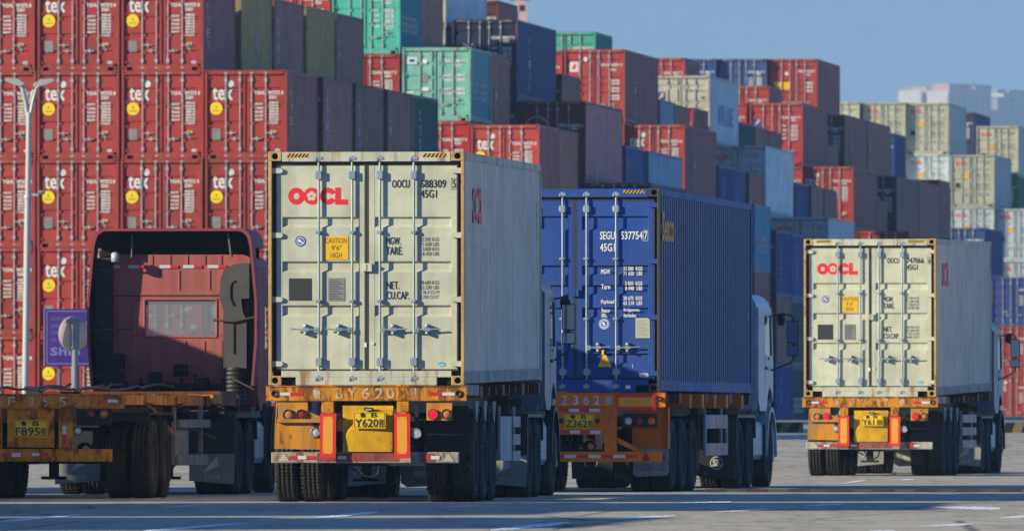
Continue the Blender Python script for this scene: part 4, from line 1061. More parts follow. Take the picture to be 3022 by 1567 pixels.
def trailer_common(root, L, pitch, axles, th):
    for y in axles:
        for sx in (-1, 1):
            make_wheel(root, sx * 1.11, y, side=sx); make_wheel(root, sx * .785, y, side=sx)
    running_gear(root, axles)
    mb = MB()
    for sx in (-1, 1):
        mb.box(sx * .72, sx * .84, 8.2, 8.35, .25, 1.2); mb.box(sx * .62, sx * .94, 8.15, 8.4, .22, .26)
    mb.tube([(-.8, 8.28, .9), (.8, 8.28, .9)], .03, 6)
    part('landing_gear', mb, ['chassis'], root)
def side_guard(root, kind, y0=6.0, y1=9.0):
    for sx in (1, -1):
        mb = MB(); x = sx * 1.2
        if kind == 'A':
            mb.box(x, x - sx * .03, y0, y0 + 1.75, .50, 1.07)
            mb.box(x, x - sx * .03, y1 - 1.15, y1, .93, 1.07); mb.box(x, x - sx * .03, y1 - 1.15, y1, .70, .84); mb.box(x, x - sx * .03, y1 - 1.15, y1, .49, .62)
            mb.box(x - sx * .04, x - sx * .07, y0, y1, .5, .6); mb.box(x - sx * .04, x - sx * .07, y0 + .4, y0 + .5, .5, 1.2); mb.box(x - sx * .04, x - sx * .07, y1 - .5, y1 - .4, .5, 1.2)
        elif kind == 'slats':
            for z in (.50, .74, .98): mb.box(x, x - sx * .03, y0 + .2, y1, z, z + .15)
            mb.box(x - sx * .04, x - sx * .07, y0 + .3, y0 + .4, .5, 1.2); mb.box(x - sx * .04, x - sx * .07, y1 - .5, y1 - .4, .5, 1.2)
        else:
            mb.box(x, x - sx * .03, y0, y1, .90, 1.10); mb.box(x, x - sx * .03, y0, y1, .50, .68)
            mb.box(x, x - sx * .03, y0, y0 + .15, .68, .90); mb.box(x, x - sx * .03, y1 - .12, y1, .68, .90)
            mb.box(x - sx * .04, x - sx * .07, y0 + .3, y0 + .4, .5, 1.2); mb.box(x - sx * .04, x - sx * .07, y1 - .5, y1 - .4, .5, 1.2)
        sg = part('side_guard', mb, ['guard'], root)
        if kind in ('B', 'slats'):
            m2 = MB()
            for z0_, z1_ in (((.93, 1.05), (.53, .65)) if kind == 'B' else ((.52, .62), (.76, .86), (1.0, 1.1))):
                for k in range(3): m2.box(x + sx * .003, x + sx * .001, y0 + .5 + k * .95, y0 + .95 + k * .95, z0_, z1_)
            link('reflective_tape', m2.mesh('reflective_tape', ['tapered']), sg)
    # cab-side small marker lamps are on the guards of the far lorry

def rear_A(root, num, deck='BY620', bright=True, zt=1.434):
    """rusty yellow rear beam, reflector boards, lamp panels and worn bumper"""
    z = lambda v: v
    mb = MB(); mb.box(-1.25, 1.25, 0, .02, 1.268, 1.43); mb.box(-1.252, 1.252, -.012, .16, 1.43, 1.442); mb.box(-1.252, 1.252, -.01, .10, 1.258, 1.268)
    for x in (-.49, .45): mb.box(x - .08, x + .08, -.015, .2, 1.442, 1.46)
    bm = part('rear_beam', mb, ['orusty'], root, bevel=.004)
    mb = MB(); T = lambda s, a, b: put_text(mb, s, a, b, 1.285, 1.41, -.004, 0, bold=.008)
    T('鲁', -.665, -.575); T(deck[0], -.375, -.295); T(deck[1], -.24, -.125)
    for k, ch in enumerate(deck[2:]):
        xa = -.055 + .165 * k if k < 2 else .255
        T(ch, xa + (.03 if ch == '1' else 0), xa + (.06 if ch == '1' else .095))
    T('挂', .545, .64); link('beam_lettering', mb.mesh('beam_lettering', ['worn']), bm)
    for a in (-1.105, .785): tape(root, a, a + .32, 1.325, 1.365, -.002, 2, 1 if a < 0 else 0)
    mb = MB()
    for x in (-1.145, 1.145): mb.lathe([(.03, .045), (-.02, .045), (-.02, .028), (.02, .026)], (x, 0, 1.35), 'y', 16)
    part('tube_end', mb, ['hoses'], root)
    mb = MB(); mb.box(-1.20, -1.145, -.0, .0, 1.3, 1.3)
    for x0, x1 in ((-.555, -.405), (.38, .53)):
        mb = MB(); mb.box(x0, x1, .0, .2, 1.11, 1.256); part('hanger_block', mb, ['orusty'], root, bevel=.006)
        mb = MB(); xc = (x0 + x1) / 2; mb.box(xc - .10, xc + .10, -.055, -.05, .545, 1.10); mb.box(xc - .062, xc + .062, -.0575, -.055, .60, 1.06, 1)
        for zz in (.615, 1.045):
            for e in (-.05, .05): mb.lathe([(0, .006), (-.004, .006), (-.005, 0)], (xc + e, -.0575, zz), 'y', 6, 2)
        part('reflector_board', mb, ['refred', 'reforange', 'ink'], root, rot=(0, R(random.uniform(-.6, .6)), 0))
        mb = MB(); mb.box(xc - .04, xc + .04, -.05, .04, .60, 1.11); part('board_bracket', mb, ['orusty'], root)
    # lamp panels
    mb = MB(); mb.box(-1.105, -.735, .02, .03, 1.00, 1.25); mb.box(-1.11, -.56, -.03, .05, .99, 1.035); mb.box(-1.11, -.735, .03, .12, 1.2, 1.256)
    mb.prism([(-.73, 1.13), (-.56, 1.06), (-.56, 1.03), (-.73, 1.03)], 'y', .02, .03); part('lamp_panel', mb, ['odirty'], root)
    mb = MB(); mb.box(.748, 1.067, .02, .03, 1.015, 1.18); mb.box(.748, 1.067, .03, .12, 1.17, 1.25); part('lamp_panel', mb, ['odirty'], root, bevel=.01)
    lamp(root, 'tail_light', -.975, .015, 1.088, .058, 'lampamber'); lamp(root, 'tail_light', -.81, .015, 1.088, .058, 'lampred' if bright else 'lamplit')
    lamp(root, 'tail_light', .832, .015, 1.095, .055, 'lamplit'); lamp(root, 'tail_light', .996, .015, 1.095, .055, 'lampamber')
    lamp(root, 'reversing_lamp', -.635, .0, .868, .05, 'lampclear', 'galv'); lamp(root, 'reversing_lamp', .625, .0, .857, .055, 'lampclear', 'galv', True)
    mb = MB(); mb.box(.60, .65, .02, .06, .8, 1.2); mb.box(-.66, -.61, .02, .06, .8, 1.0); part('lamp_stalk', mb, ['chassis'], root)
    # left mudguard plate; right mudguard set back
    mb = MB(); mb.prism([(-1.16, .665), (-.575, .655), (-.575, .985), (-1.13, .985)], 'y', .03, .036); mb.prism([(-1.16, .665), (-1.15, .665), (-1.11, 1.24), (-1.125, 1.24)], 'y', .03, .1)
    part('mudguard', mb, ['odirty'], root)
    mb = MB(); mb.box(.70, 1.22, .62, .64, .62, 1.2); part('mudguard', mb, ['chassis'], root)  # black stands in for the shade on the right guard
    # plate panel, bent
    vs = []; mb = MB()
    prof = [(-.13, 1.16, -.01), (.325, 1.16, .03), (.325, .66, .035), (.31, .63, .03), (-.30, .63, .03), (-.295, .75, .02), (-.23, .90, .005), (-.13, 1.0, -.012), (-.11, 1.08, -.025)]
    mb.add([(p[0], p[2], p[1]) for p in prof] + [(p[0], p[2] + .006, p[1]) for p in prof], [list(range(9))[::-1], [9 + i for i in range(9)]] + [[i, (i + 1) % 9, 9 + (i + 1) % 9, 9 + i] for i in range(9)])
    mb.box(-.30, .33, .06, .07, .62, 1.2)
    pp = part('plate_panel', mb, ['yplate'], root)
    plate(root, .045, .915, 1.125, .40, -.035, num)
    mb = MB(); mb.box(-.02, .09, -.07, -.02, 1.14, 1.175); mb.box(.0, .07, -.072, -.07, 1.145, 1.158, 1); part('plate_lamp', mb, ['black', 'lampclear'], root, bevel=.006)
    # bumper
    mb = MB(); mb.box(-1.19, 1.145, .06, .16, .49, .625); bp = part('rear_bumper', mb, ['bumper'], root, bevel=.01)
    mb = MB(); mb.box(-.62, .40, .055, .0598, .51, .61); mb.box(-.88, -.80, .055, .0598, .5, .62); mb.box(.66, .85, .055, .0598, .5, .61); link('faded_red_panel', mb.mesh('faded_red_panel', ['bumpred']), bp)
    for a, n_, st in ((-.97, 3, 0), (-.36, 2, 1), (.69, 2, 0)):
        tp = tape(root, a, a + .22 * (n_ / 2), .535, .578, .054, n_, st)
    mb = MB()
    for x in (-1.03, 1.02): mb.prism([(x - .07, .51), (x + .07, .51), (x, .61)], 'y', .052, .0598)
    link('triangle_mark', mb.mesh('triangle_mark', ['platecream']), bp)
    mb = MB()
    for x in (-.47, .45): mb.box(x - .05, x + .05, .1, .16, .62, 1.27)
    mb.tube([(-.35, .2, .48), (-.2, .22, .42), (-.1, .25, .36), (.0, .22, .40)], .012, 6)
    mb.tube([(-.12, .1, .46), (-.05, .1, .34), (.06, .1, .31), (.14, .1, .36), (.16, .1, .46)], .016, 6); mb.tube([(.32, .3, .45), (.36, .35, .25), (.34, .36, .12), (.38, .4, .08)], .006, 5)
    part('bumper_bracket', mb, ['chassis'], root)
    mb = MB(); mb.box(1.0, 1.21, .1, 2.3, 1.33, 1.46); part('deck_edge_plate', mb, ['railgrey'], root)

def lorry_A(label, X, D, th, pitch, num, deck, guard, bright, mx=1.42, steer=3.3):
    root = thing('container_lorry', label, 'lorry', (X, D, 0), -th, 'container lorries')
    rear_A(root, num, deck, bright)
    chassis(root, 12.2, 1.12, 1.44, pitch); ax = (1.45, 2.76, 4.07)
    trailer_common(root, 12.2, pitch, ax, th); gussets(root, (2.1, 3.4, 4.75)); side_guard(root, guard, 5.7, 8.9)
    tractor(root, 10.75, 'cabgrey', 0, steer=steer, mirror_x=mx, sleeper=2.0)
    mb = MB(); mb.box(-.38, .18, 8.9, 8.92, .2, .42); mb.prism([(-.38, .2), (.18, .2), (.12, .16), (-.3, .14)], 'y', 8.9, 8.92)
    fl = part('centre_mudflap', mb, ['flap'], root); m2 = MB(); put_text(m2, 'STEYR', -.2, .08, .2, .25, 8.895, 0); m2.box(-.2, .08, 8.896, 8.899, .28, .36, 1)
    link('flap_logo', m2.mesh('flap_logo', ['ink', 'platecream']), fl)
    return root

R1 = math.atan(.0815)
XC = lambda xr, D, th: (xr - CX) / F * D - math.cos(th) * W / 2
YC = lambda D, th: D + math.sin(th) * W / 2
# nearest lorry
P1 = R(.44)
lorry_A('nearest lorry with a rusty yellow rear beam and pale beige container, centre left', XC(1370, 147, R1), YC(147, R1), R1, P1, 'Y620', 'BY620', 'A', True)
hero_container('pale beige container on the nearest lorry, with red logo and caution sticker', wx(1370, 147), 147, 1.452, R1, P1, (203, 202, 178), 'oocl',
    marks_hero_oocl('688309', ('32.500 KGS', '71.650 LBS', '3.820 KGS', '8.420 LBS'), ('28.680 KGS', '63.230 LBS', '76.4 CU.M', '2.700 CU.FT'), None, ("9'6\"", '5')), 'oocl')
# right lorry
R4 = math.atan(.1245); P4 = R(.58)
lorry_A('rightmost lorry with a rusty orange rear beam and two lit red tail lamps', XC(2763, 217.5, R4), YC(217.5, R4), R4, P4, 'Y611', 'BY611', 'slats', False, mx=1.5)
hero_container('pale beige container on the rightmost lorry, with red logo', wx(2763, 217.5), 217.5, 1.452, R4, P4, (206, 205, 180), 'oocl',
    marks_hero_oocl('747066', ('32.500 KGS', '71.650 LBS', '3.760 KGS', '8.290 LBS'), ('28.740 KGS', '63.360 LBS', '76.4 CU.M', '2.698 CU.FT'), None, ("9'-6\"", '6')), 'oocl')

# blue-load lorry
def lorry_B(label, X, D, th):
    root = thing('container_lorry', label, 'lorry', (X, D, 0), -th, 'container lorries')
    mb = MB(); mb.box(-1.3, 1.3, 0, .02, 1.215, 1.40); mb.box(-1.302, 1.302, -.01, .16, 1.40, 1.412); mb.box(-1.30, 1.30, -.008, .1, 1.205, 1.215); mb.box(-.5, -.1, -.01, .1, 1.412, 1.43)
    bm = part('rear_beam', mb, ['orange'], root, bevel=.004)
    mb = MB()
    for ch, x in zip('鲁BZ362挂', (-.62, -.345, -.185, -.025, .125, .275, .435)): put_text(mb, ch, x, x + (.075 if ch != '挂' else .1), 1.24, 1.365, -.004, 0, bold=.006)
    link('beam_lettering', mb.mesh('beam_lettering', ['dimwhite']), bm)
    mb = MB(); mb.box(.60, 1.16, -.03, -.025, 1.165, 1.385); mb.box(.635, 1.125, -.033, -.03, 1.215, 1.345, 1); part('reflector_board', mb, ['refred', 'reforange'], root)
    lamp(root, 'marker_lamp', 1.23, -.01, 1.32, .033, 'lampred', 'black')
    mb = MB(); mb.box(-.40, .25, .02, .03, .815, 1.2); mb.box(.25, .425, .02, .03, .815, 1.2); mb.box(-.40, -.34, .02, .05, .57, .815)
    part('plate_panel', mb, ['orange'], root, bevel=.004)
    plate(root, .065, .90, 1.11, .43, .015, 'Z362')
    mb = MB()
    for x in (-.195, .325): mb.lathe([(.02, .035), (-.02, .035), (-.03, .015), (-.03, 0)], (x, .01, 1.01), 'y', 12)
    part('rubber_stop', mb, ['black'], root)
    tape(root, -.235, .36, 1.14, 1.185, .017, 4, 0); tape(root, -.215, .37, .83, .875, .017, 4, 0)
    mb = MB(); mb.box(.425, .60, .0, .06, .57, 1.205); mb.box(.46, .56, -.02, .0, .97, 1.12); mb.box(.49, .50, -.024, -.02, 1.0, 1.06, 1); part('beam_post', mb, ['orange', 'void'], root, bevel=.005)
    mb = MB(); mb.box(-.60, -.425, .0, .06, .57, 1.205); part('beam_post', mb, ['orange'], root, bevel=.005)
    mb = MB(); mb.box(-1.236, 1.236, .03, .13, .43, .575); part('rear_bumper', mb, ['orange'], root, bevel=.006)
    tape(root, -.33, .90, .485, .53, .028, 7, 0)
    mb = MB(); mb.prism([(.96, .445), (1.08, .445), (1.02, .565)], 'y', .018, .028); part('triangle_reflector', mb, ['lampred'], root)
    mb = MB(); mb.prism([(.60, .78), (.60, .70), (.86, .575), (.98, .575)], 'y', .1, .16); part('diagonal_brace', mb, ['orange'], root)
    mb = MB(); mb.box(.68, 1.19, -.01, .05, .92, 1.115); pn = part('lamp_panel', mb, ['black'], root, bevel=.01)
    for x, l_ in ((.775, 'lampclear'), (.935, 'lampred'), (1.10, 'lamporange')): lamp(root, 'tail_light', x, -.018, 1.01, .058, l_, 'black', True)
    for sx in (-1, 1):
        mb = MB(); mb.box(sx * .76, sx * 1.30, .52, .54, .62, 1.2); mb.box(sx * 1.28, sx * 1.30, .4, .56, .62, 1.2); mb.box(sx * .76, sx * 1.30, .49, .52, .88, .91); part('mudguard', mb, ['orange'], root)
        mb = MB(); mb.prism([(sx * .78, .25), (sx * .82, .215), (sx * 1.25, .235), (sx * 1.285, .27), (sx * 1.285, .62), (sx * .78, .62)], 'y', .50, .51); fl = part('mudflap', mb, ['flapwhite'], root)
        mb = MB(); xa = .78 if sx > 0 else -1.285
        put_text(mb, '0396-2916415', xa + .05, xa + .47, .30, .345, .496, 0); put_text(mb, '驻马店华骏', xa + .05, xa + .47, .43, .53, .496, 0, bold=.004); mb.box(xa + .03, xa + .48, .495, .498, .375, .38)
        link('flap_lettering', mb.mesh('flap_lettering', ['blueink']), fl)
    chassis(root, 12.2, 1.1, 1.42, 0, 'chassisred'); ax = (1.45, 2.76, 4.07)
    trailer_common(root, 12.2, 0, ax, th)
    mb = MB()
    for k, y in enumerate((3.3, 4.9, 6.5, 8.1, 10.2)): mb.box(.85, 1.27, y, y + .3, 1.20, 1.40)
    part('twistlock_outrigger', mb, ['orange'], root)
    side_guard(root, 'B', 6.0, 9.0)
    tractor(root, 10.9, 'cabwhite', 0.02, steer=3.5, mirror_x=1.56, detail='blue', sleeper=2.15, mz=-.04)
    mb = MB(); mb.box(-.5, .42, 9.0, 9.03, .14, .62); fl = part('centre_mudflap', mb, ['fender'], root, bevel=.02)
    mb = MB(); ring(mb, -.03, 8.99, .40, .10, .125, 0); mb.prism([(-.12, .38), (-.02, .45), (.07, .38)], 'y', 8.985, 8.99); link('flap_logo', mb.mesh('flap_logo', ['dimwhite']), fl)
    return root
RB = math.atan(.129)
lorry_B('middle lorry with clean orange rear beam carrying the dark blue container', XC(1947, 168.6, RB), YC(168.6, RB), RB)
hero_container('dark blue container with white figures and a yellow triangle on the middle lorry', wx(1947, 168.6), 168.6, 1.418, RB, R(-.03), (40, 76, 150), 'blue', marks_hero_blue(), 'seaco', orangecast=False)

# empty red-cab lorry at the left
def lorry_0(label, X, D, th):
    root = thing('flatbed_lorry', label, 'lorry', (X, D, 0), -th, None)
    mb = MB(); mb.box(-1.22, 1.22, 0, .02, 1.18, 1.335); mb.box(-1.222, 1.222, -.01, .16, 1.335, 1.347); mb.box(-1.22, 1.22, -.008, .1, 1.17, 1.18)
    bm = part('rear_beam', mb, ['orusty'], root, bevel=.004)
    mb = MB()
    for ch, x in zip('鲁BF895挂', (-.78, -.42, -.29, -.045, .165, .37, .57)): put_text(mb, ch, x, x + .09, 1.195, 1.315, -.004, 0, bold=.008)
    link('beam_lettering', mb.mesh('beam_lettering', ['worn']), bm)
    tape(root, .87, 1.14, 1.245, 1.285, -.002, 2, 0)
    mb = MB(); mb.box(-.30, .31, .02, .03, .67, 1.165); part('plate_panel', mb, ['orusty'], root)  # rusty orange also darkens this panel to stand in for shade
    plate(root, .01, .80, 1.02, .44, .012, 'F895')
    mb = MB(); mb.box(.37, .55, .0, .08, .66, 1.17); part('beam_post', mb, ['orusty'], root, bevel=.004)
    mb = MB(); mb.box(.42, .47, -.003, -.0005, .84, .95, 1); mb.box(.42, .47, -.003, -.0005, .72, .83, 0); part('reflective_tape', mb, ['tapered', 'tapewhite'], root)
    mb = MB(); mb.box(-.55, -.37, .0, .08, .66, 1.17); part('beam_post', mb, ['orusty'], root, bevel=.004)
    mb = MB(); mb.box(-1.05, 1.05, .02, .14, .49, .65); part('rear_bumper', mb, ['orusty'], root, bevel=.005)
    tape(root, -.36, -.12, .55, .60, .017, 2, 0); tape(root, .02, .22, .56, .60, .017, 2, 1)
    mb = MB(); mb.box(.60, 1.05, .03, .06, .95, 1.16); part('lamp_panel', mb, ['chassis'], root)
    lamp(root, 'tail_light', .79, .02, 1.10, .05, 'lampred'); lamp(root, 'tail_light', .96, .02, 1.10, .055, 'lampamber'); lamp(root, 'reversing_lamp', .62, .02, .88, .05, 'lampclear')
    L = 13.2; chassis(root, L, 1.0, 1.33, R(.2), 'chassisred')
    mb = MB()
    for k in range(9): mb.box(-1.2, 1.2, .2 + k * 1.3, .3 + k * 1.3, 1.26, 1.36)
    mb.box(1.14, 1.2, .2, 8.8, 1.22, 1.345); mb.box(-1.2, -1.14, .2, 8.8, 1.22, 1.345)
    part('deck', mb, ['orusty'], root)
    mb = MB()
    for q, yy in ((0, 2.2), (1, 5.6), (2, 9.6)): mb.box(.85, 1.24, yy, yy + 1.0, 1.24, 1.37)
    part('outrigger', mb, ['orusty'], root, bevel=.006)
    mb = MB(); mb.tube([(1.1, 3.6, 1.2), (1.1, 6.2, .82)], .035, 6); part('diagonal_stay', mb, ['odirty'], root)
    mb = MB(); mb.box(1.0, 1.22, 10.6, 12.4, 1.22, 1.42); mb.box(-1.22, -1.0, 10.6, 12.4, 1.22, 1.42); mb.box(-1.22, 1.22, 12.3, 12.5, 1.2, 1.42); part('gooseneck', mb, ['chassisred'], root)
    # loose hoses and strap lines lying on the deck
    mb = MB()
    for x_, a in ((-.9, 0), (-.2, 1), (.4, 2)): mb.tube([(x_ + .12 * math.sin(i * .9 + a), .4 + i * .95, 1.40 + .025 * math.sin(i * 1.7 + a) + .008 * i) for i in range(13)], .018, 6)
    part('loose_hose', mb, ['hoses'], root)
    ax = (3.0, 4.3); trailer_common(root, L, 0, ax, th)
    mb = MB()
    for sx in (-1, 1): mb.prism([(2.2, 1.0), (2.4, 1.12), (4.9, 1.12), (5.1, 1.0), (5.06, 1.0), (4.88, 1.09), (2.42, 1.09), (2.24, 1.0)], 'x', sx * .62, sx * 1.25)
    part('mudguard', mb, ['chassis'], root)
    for sx in (1, -1):
        mb = MB(); x = sx * 1.2; mb.box(x, x - sx * .04, 6.2, 9.6, .92, 1.03); mb.box(x, x - sx * .04, 6.0, 9.4, .42, .55); mb.box(x - sx * .05, x - sx * .1, 6.0, 6.12, .42, 1.25); mb.box(x - sx * .05, x - sx * .1, 9.0, 9.12, .42, 1.25); mb.box(x - sx * .06, x - sx * .1, 6.12, 7.6, .5, 1.0)
        part('side_guard', mb, ['railgrey'], root)
    cab, cb, cf = tractor(root, 11.95, 'cabred', .17, steer=3.5, fairing=True, sleeper=2.0, cabtop=3.34)
    pre = set(root.children)
    # pressed ribs, seam, tape on the cab back
    mb = MB(); y = cb - .012
    for x in (-.95, .05, .50): mb.box(x, x + .02, y, cb + .01, 2.85, 3.12)
    for x in (-.62, -.36, -.1, .16, .42, .66): mb.prism([(x, 3.20), (x + .03, 3.20), (x + .03, 3.33), (x, 3.33)], 'y', y, cb + .01)
    for x in (-.42, -.15, .12, .40, .66): mb.box(x, x + .045, y, cb + .01, 1.78, 2.13)
    mb.box(-1.1, 1.1, y, cb + .01, 2.775, 2.79); mb.box(-.85, -.65, y, cb + .01, 2.1, 2.62)
    link('pressed_rib', mb.mesh('pressed_rib', ['cabred']), cab, bevel=.004)
    mb = MB()
    for k, x in enumerate((-.98, -.69, -.23, .12, .48)):
        mb.box(x, x + .16, cb - .016, cb - .013, 3.15, 3.195, 1)
        mb.box(x + .16, x + .28, cb - .016, cb - .013, 3.15, 3.195, 0)
    mb.box(-1.06, -1.015, cb - .016, cb - .013, 2.95, 3.1, 1)
    link('reflective_tape', mb.mesh('reflective_tape', ['tapered', 'dimwhite']), cab)
    mb = MB(); mb.box(-1.15, 1.15, cb - .006, cb + .002, 2.755, 2.765); link('seam', mb.mesh('seam', ['void']), cab)
    # roof and side wind deflector
    hw, t, r_ = 1.25, .035, .16; zt, zb = 3.70, 1.5
    out = [(-hw + .05, zb), (-hw + .0, zb + .6), (-hw - .01, 2.3)] + [(-hw + .04, 3.1)]
    def side_out(s, off):
        pts = [(hw - .06, zb), (hw - .01, 2.1), (hw - .01, 2.7), (hw - .08, zt - r_ - .1)] + [(hw - .10 - r_ + r_ * math.cos(R(a)), zt - r_ + r_ * math.sin(R(a))) for a in range(10, 91, 16)]
        return [(s * (p[0] - off), p[1] - (off if p[1] > zt - r_ else 0)) for p in pts]
    ya, yb = cb - .38, cb + 1.1
    for s in (1, -1):
        o1, i1 = side_out(s, 0), side_out(s, t)
        mb = MB()
        for k in range(len(o1) - 1):
            if o1[k][1] < 3.2:
                mb.prism([o1[k], o1[k + 1], i1[k + 1], i1[k]], 'y', ya, cb + .02, 0)
        part('side_deflector', mb, ['cabredclean'], root)
        mb = MB()
        for k in range(len(o1) - 1):
            if o1[k][1] < 3.2:
                a, b = i1[k], i1[k + 1]; mb.prism([(a[0] - s * .002, a[1]), (b[0] - s * .002, b[1]), (b[0] - s * .008, b[1]), (a[0] - s * .008, a[1])], 'y', ya + .01, cb + .01)
        part('deflector_lining', mb, ['black'], root)
    oR, iR = side_out(1, 0)[3:], side_out(1, t)[3:]; oL, iL = side_out(-1, 0)[3:], side_out(-1, t)[3:]
    mb = MB(); O_ = oR + oL[::-1]; I_ = iR + iL[::-1]
    for k in range(len(O_) - 1): mb.prism([O_[k], O_[k + 1], I_[k + 1], I_[k]], 'y', ya, yb, 0)
    rf = part('roof_deflector', mb, ['cabredclean'], root)
    mb = MB()
    I2 = [(p[0] * .994, p[1] - .008) for p in I_]
    for k in range(len(I_) - 1): mb.prism([I_[k], I_[k + 1], I2[k + 1], I2[k]], 'y', ya + .01, yb - .01, 0)
    mb.box(-1.1, 1.1, yb - .03, yb - .012, 2.9, 3.66); mb.box(-1.12, 1.12, cb + .3, cb + .34, 3.3, 3.6)
    link('deflector_lining', mb.mesh('deflector_lining', ['void']), rf)
    mb = MB(); mb.tube([(-.62, cb - .1, 3.30), (-.62, cb - .1, 3.62)], .022, 6); mb.tube([(.85, cb - .2, 3.3), (.8, cb - .2, 3.66)], .022, 6); mb.tube([(-1.1, cb - .3, 3.28), (-.75, cb - .3, 3.27)], .014, 6)
    mb.lathe([(-.07, .03), (-.06, .06), (.05, .06), (.07, .03)], (-.84, cb - .3, 3.30), 'z', 10, 1)
    link('deflector_strut', mb.mesh('deflector_strut', ['duct', 'polegalv']), rf)
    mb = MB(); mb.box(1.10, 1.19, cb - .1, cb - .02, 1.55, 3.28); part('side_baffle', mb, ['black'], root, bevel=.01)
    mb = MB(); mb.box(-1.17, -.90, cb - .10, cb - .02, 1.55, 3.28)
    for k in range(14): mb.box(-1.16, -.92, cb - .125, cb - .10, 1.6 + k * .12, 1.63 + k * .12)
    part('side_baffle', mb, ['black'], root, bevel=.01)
    # air intake duct on the right
    mb = MB(); yy = cb - .30
    mb.prism([(.70, 3.0), (.76, 3.14), (.90, 3.2), (1.12, 3.22), (1.12, 2.72), (1.0, 2.72), (1.02, 2.55), (1.08, 2.4), (1.08, 1.75), (.74, 1.75), (.74, 2.55), (.68, 2.75)], 'y', yy, cb - .02)
    dt = part('air_intake', mb, ['duct'], root, bevel=.03)
    mb = MB()
    mb.tube([(.92, yy - .004, 2.97), (.87, yy - .004, 2.94), (.85, yy - .004, 2.88), (.85, yy - .004, 2.72), (.90, yy - .004, 2.62)], .014, 6); mb.tube([(.90, yy - .004, 2.42), (.90, yy - .004, 1.95)], .012, 6)
    link('duct_groove', mb.mesh('duct_groove', ['void']), dt)
    mb = MB()
    for k in range(9): mb.lathe([(0, .17), (.03, .185), (.06, .17)], (.91, yy + .15, 1.22 + k * .06), 'z', 16)
    link('bellows', mb.mesh('bellows', ['black']), dt)
    mb = MB(); mb.tube([(.6, yy - .02, 2.42), (.9, yy - .03, 2.40), (1.2, yy - .02, 2.46)], .018, 6); mb.tube([(.85, yy - .02, 1.62), (1.2, yy - .1, 1.45)], .014, 6); mb.tube([(-1.2, yy, 1.62), (-.6, yy, 1.75)], .012, 6); mb.tube([(-1.2, yy, 2.28), (-.6, yy, 2.3)], .012, 6); part('strap_rod', mb, ['hoses'], root)
    mb = MB()
    mb.lathe([(-.1, .08), (0, .09), (.1, .08)], (.1, cb - .1, 1.72), 'x', 12)
    for k in range(8): mb.tube([(-.7 + k * .2, cb - .05, 1.55 + .05 * (k % 3)), (-.65 + k * .2, cb - .4, 1.35), (-.5 + k * .14, cb - .8, 1.30)], .018, 5)
    mb.box(-.6, .7, cb - .12, cb - .04, 1.45, 1.53); mb.box(-.35, -.2, cb - .2, cb - .05, 1.3, 1.7); mb.box(.35, .5, cb - .2, cb - .05, 1.3, 1.62)
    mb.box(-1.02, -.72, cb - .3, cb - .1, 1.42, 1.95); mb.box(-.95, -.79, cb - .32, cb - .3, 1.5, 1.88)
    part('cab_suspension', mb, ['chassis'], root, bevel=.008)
    mb = MB()
    for sx in (-1, 1): mb.box(sx * .5, sx * 1.25, 11.95 + 2.6, 11.95 + 2.64, .3, 1.25)
    part('rear_arch_panel', mb, ['fender'], root)
    for o in root.children:
        if o not in pre:
            o.location.x += .19; o.scale.x = .965
    cab.location.x = .19; cab.scale.x = .955
    return root
R0 = R(5.3)
lorry_0('empty yellow flatbed trailer behind a dusty red cab, at the left edge', -6.20, 152.6, R0)

# ------------------------------------------------------------------ unseen lorries placed left of the view to throw the long yard shadows
def find(root_label):
    return next(o for o in sc.objects if o.parent is None and o.get('label') == root_label)
src_l = find('nearest lorry with a rusty yellow rear beam and pale beige container, centre left')
src_c = find('pale beige container on the nearest lorry, with red logo and caution sticker')
for k, (x, y, a, nm) in enumerate(((-12.8, 106.3, 4.5, 'closest'), (-8.55, 129.0, 2.0, 'second'), (-13.1, 122.4, 4.5, 'fourth'), (-12.95, 145.5, 5.0, 'third'), (-12.1, 163.0, 5.0, 'farthest'))):
    l = copy_tree(src_l); l.location = (x, y, 0); l.rotation_euler = (0, 0, -R(a)); l['label'] = f'unseen lorry casting yard shadows from left of the view, {nm} of the five'
    c = copy_tree(src_c); c.location = (x, y, 1.452); c.rotation_euler = (P1, 0, -R(a)); c['label'] = f'pale container on the {nm} unseen lorry casting the yard shadows'

# ------------------------------------------------------------------ lamp post, signs
t = thing('lamp_post', 'tall white lamp post with two curved lamp heads before the red wall', 'lamp post', (wx(73, 320), 320, ground_z(320)))
t.rotation_euler = (0, R(.75), 0)
mb = MB(); mb.tube([(0, 0, 0), (0, 0, 6.3)], .092, 14); mb.tube([(0, 0, 6.3), (0, 0, 8.6)], .075, 14); mb.lathe([(0, .11), (.06, .12), (.12, .11)], (0, 0, 6.25), 'z', 14)
part('pole', mb, ['polegalv'], t)
for s in (-1, 1):
    mb = MB(); mb.tube([(s * .03, 0, 8.5), (s * .10, 0, 8.9), (s * .2, 0, 9.25), (s * .30, 0, 9.42)], [.06, .055, .05, .045], 8); mb.tube([(s * .0, 0, 8.8), (s * .09, 0, 9.15), (s * .16, 0, 9.4)], .03, 6); arm = part('lamp_arm', mb, ['polegalv'], t)
    mb = MB(); mb.prism([(s * .12, 9.36), (s * .30, 9.50), (s * .62, 9.52), (s * .68, 9.46), (s * .45, 9.36), (s * .25, 9.30)], 'y', -.16, .16); part('lamp_head', mb, ['polegalv'], arm, bevel=.02)
mb = MB(); mb.box(.1, .28, -.05, .05, 6.35, 6.42); mb.lathe([(-.08, .05), (.08, .05), (.1, .02)], (.36, -.05, 6.45), 'x', 8); part('camera_bracket', mb, ['polegalv'], t)
t = thing('cabinet', 'small beige cabinet beside the lamp post foot', 'cabinet', (wx(98, 318), 318, ground_z(318)))
mb = MB(); mb.box(-.2, .2, -.15, .15, 0, 1.18); part('cabinet_body', mb, ['signbeige'], t, bevel=.02)
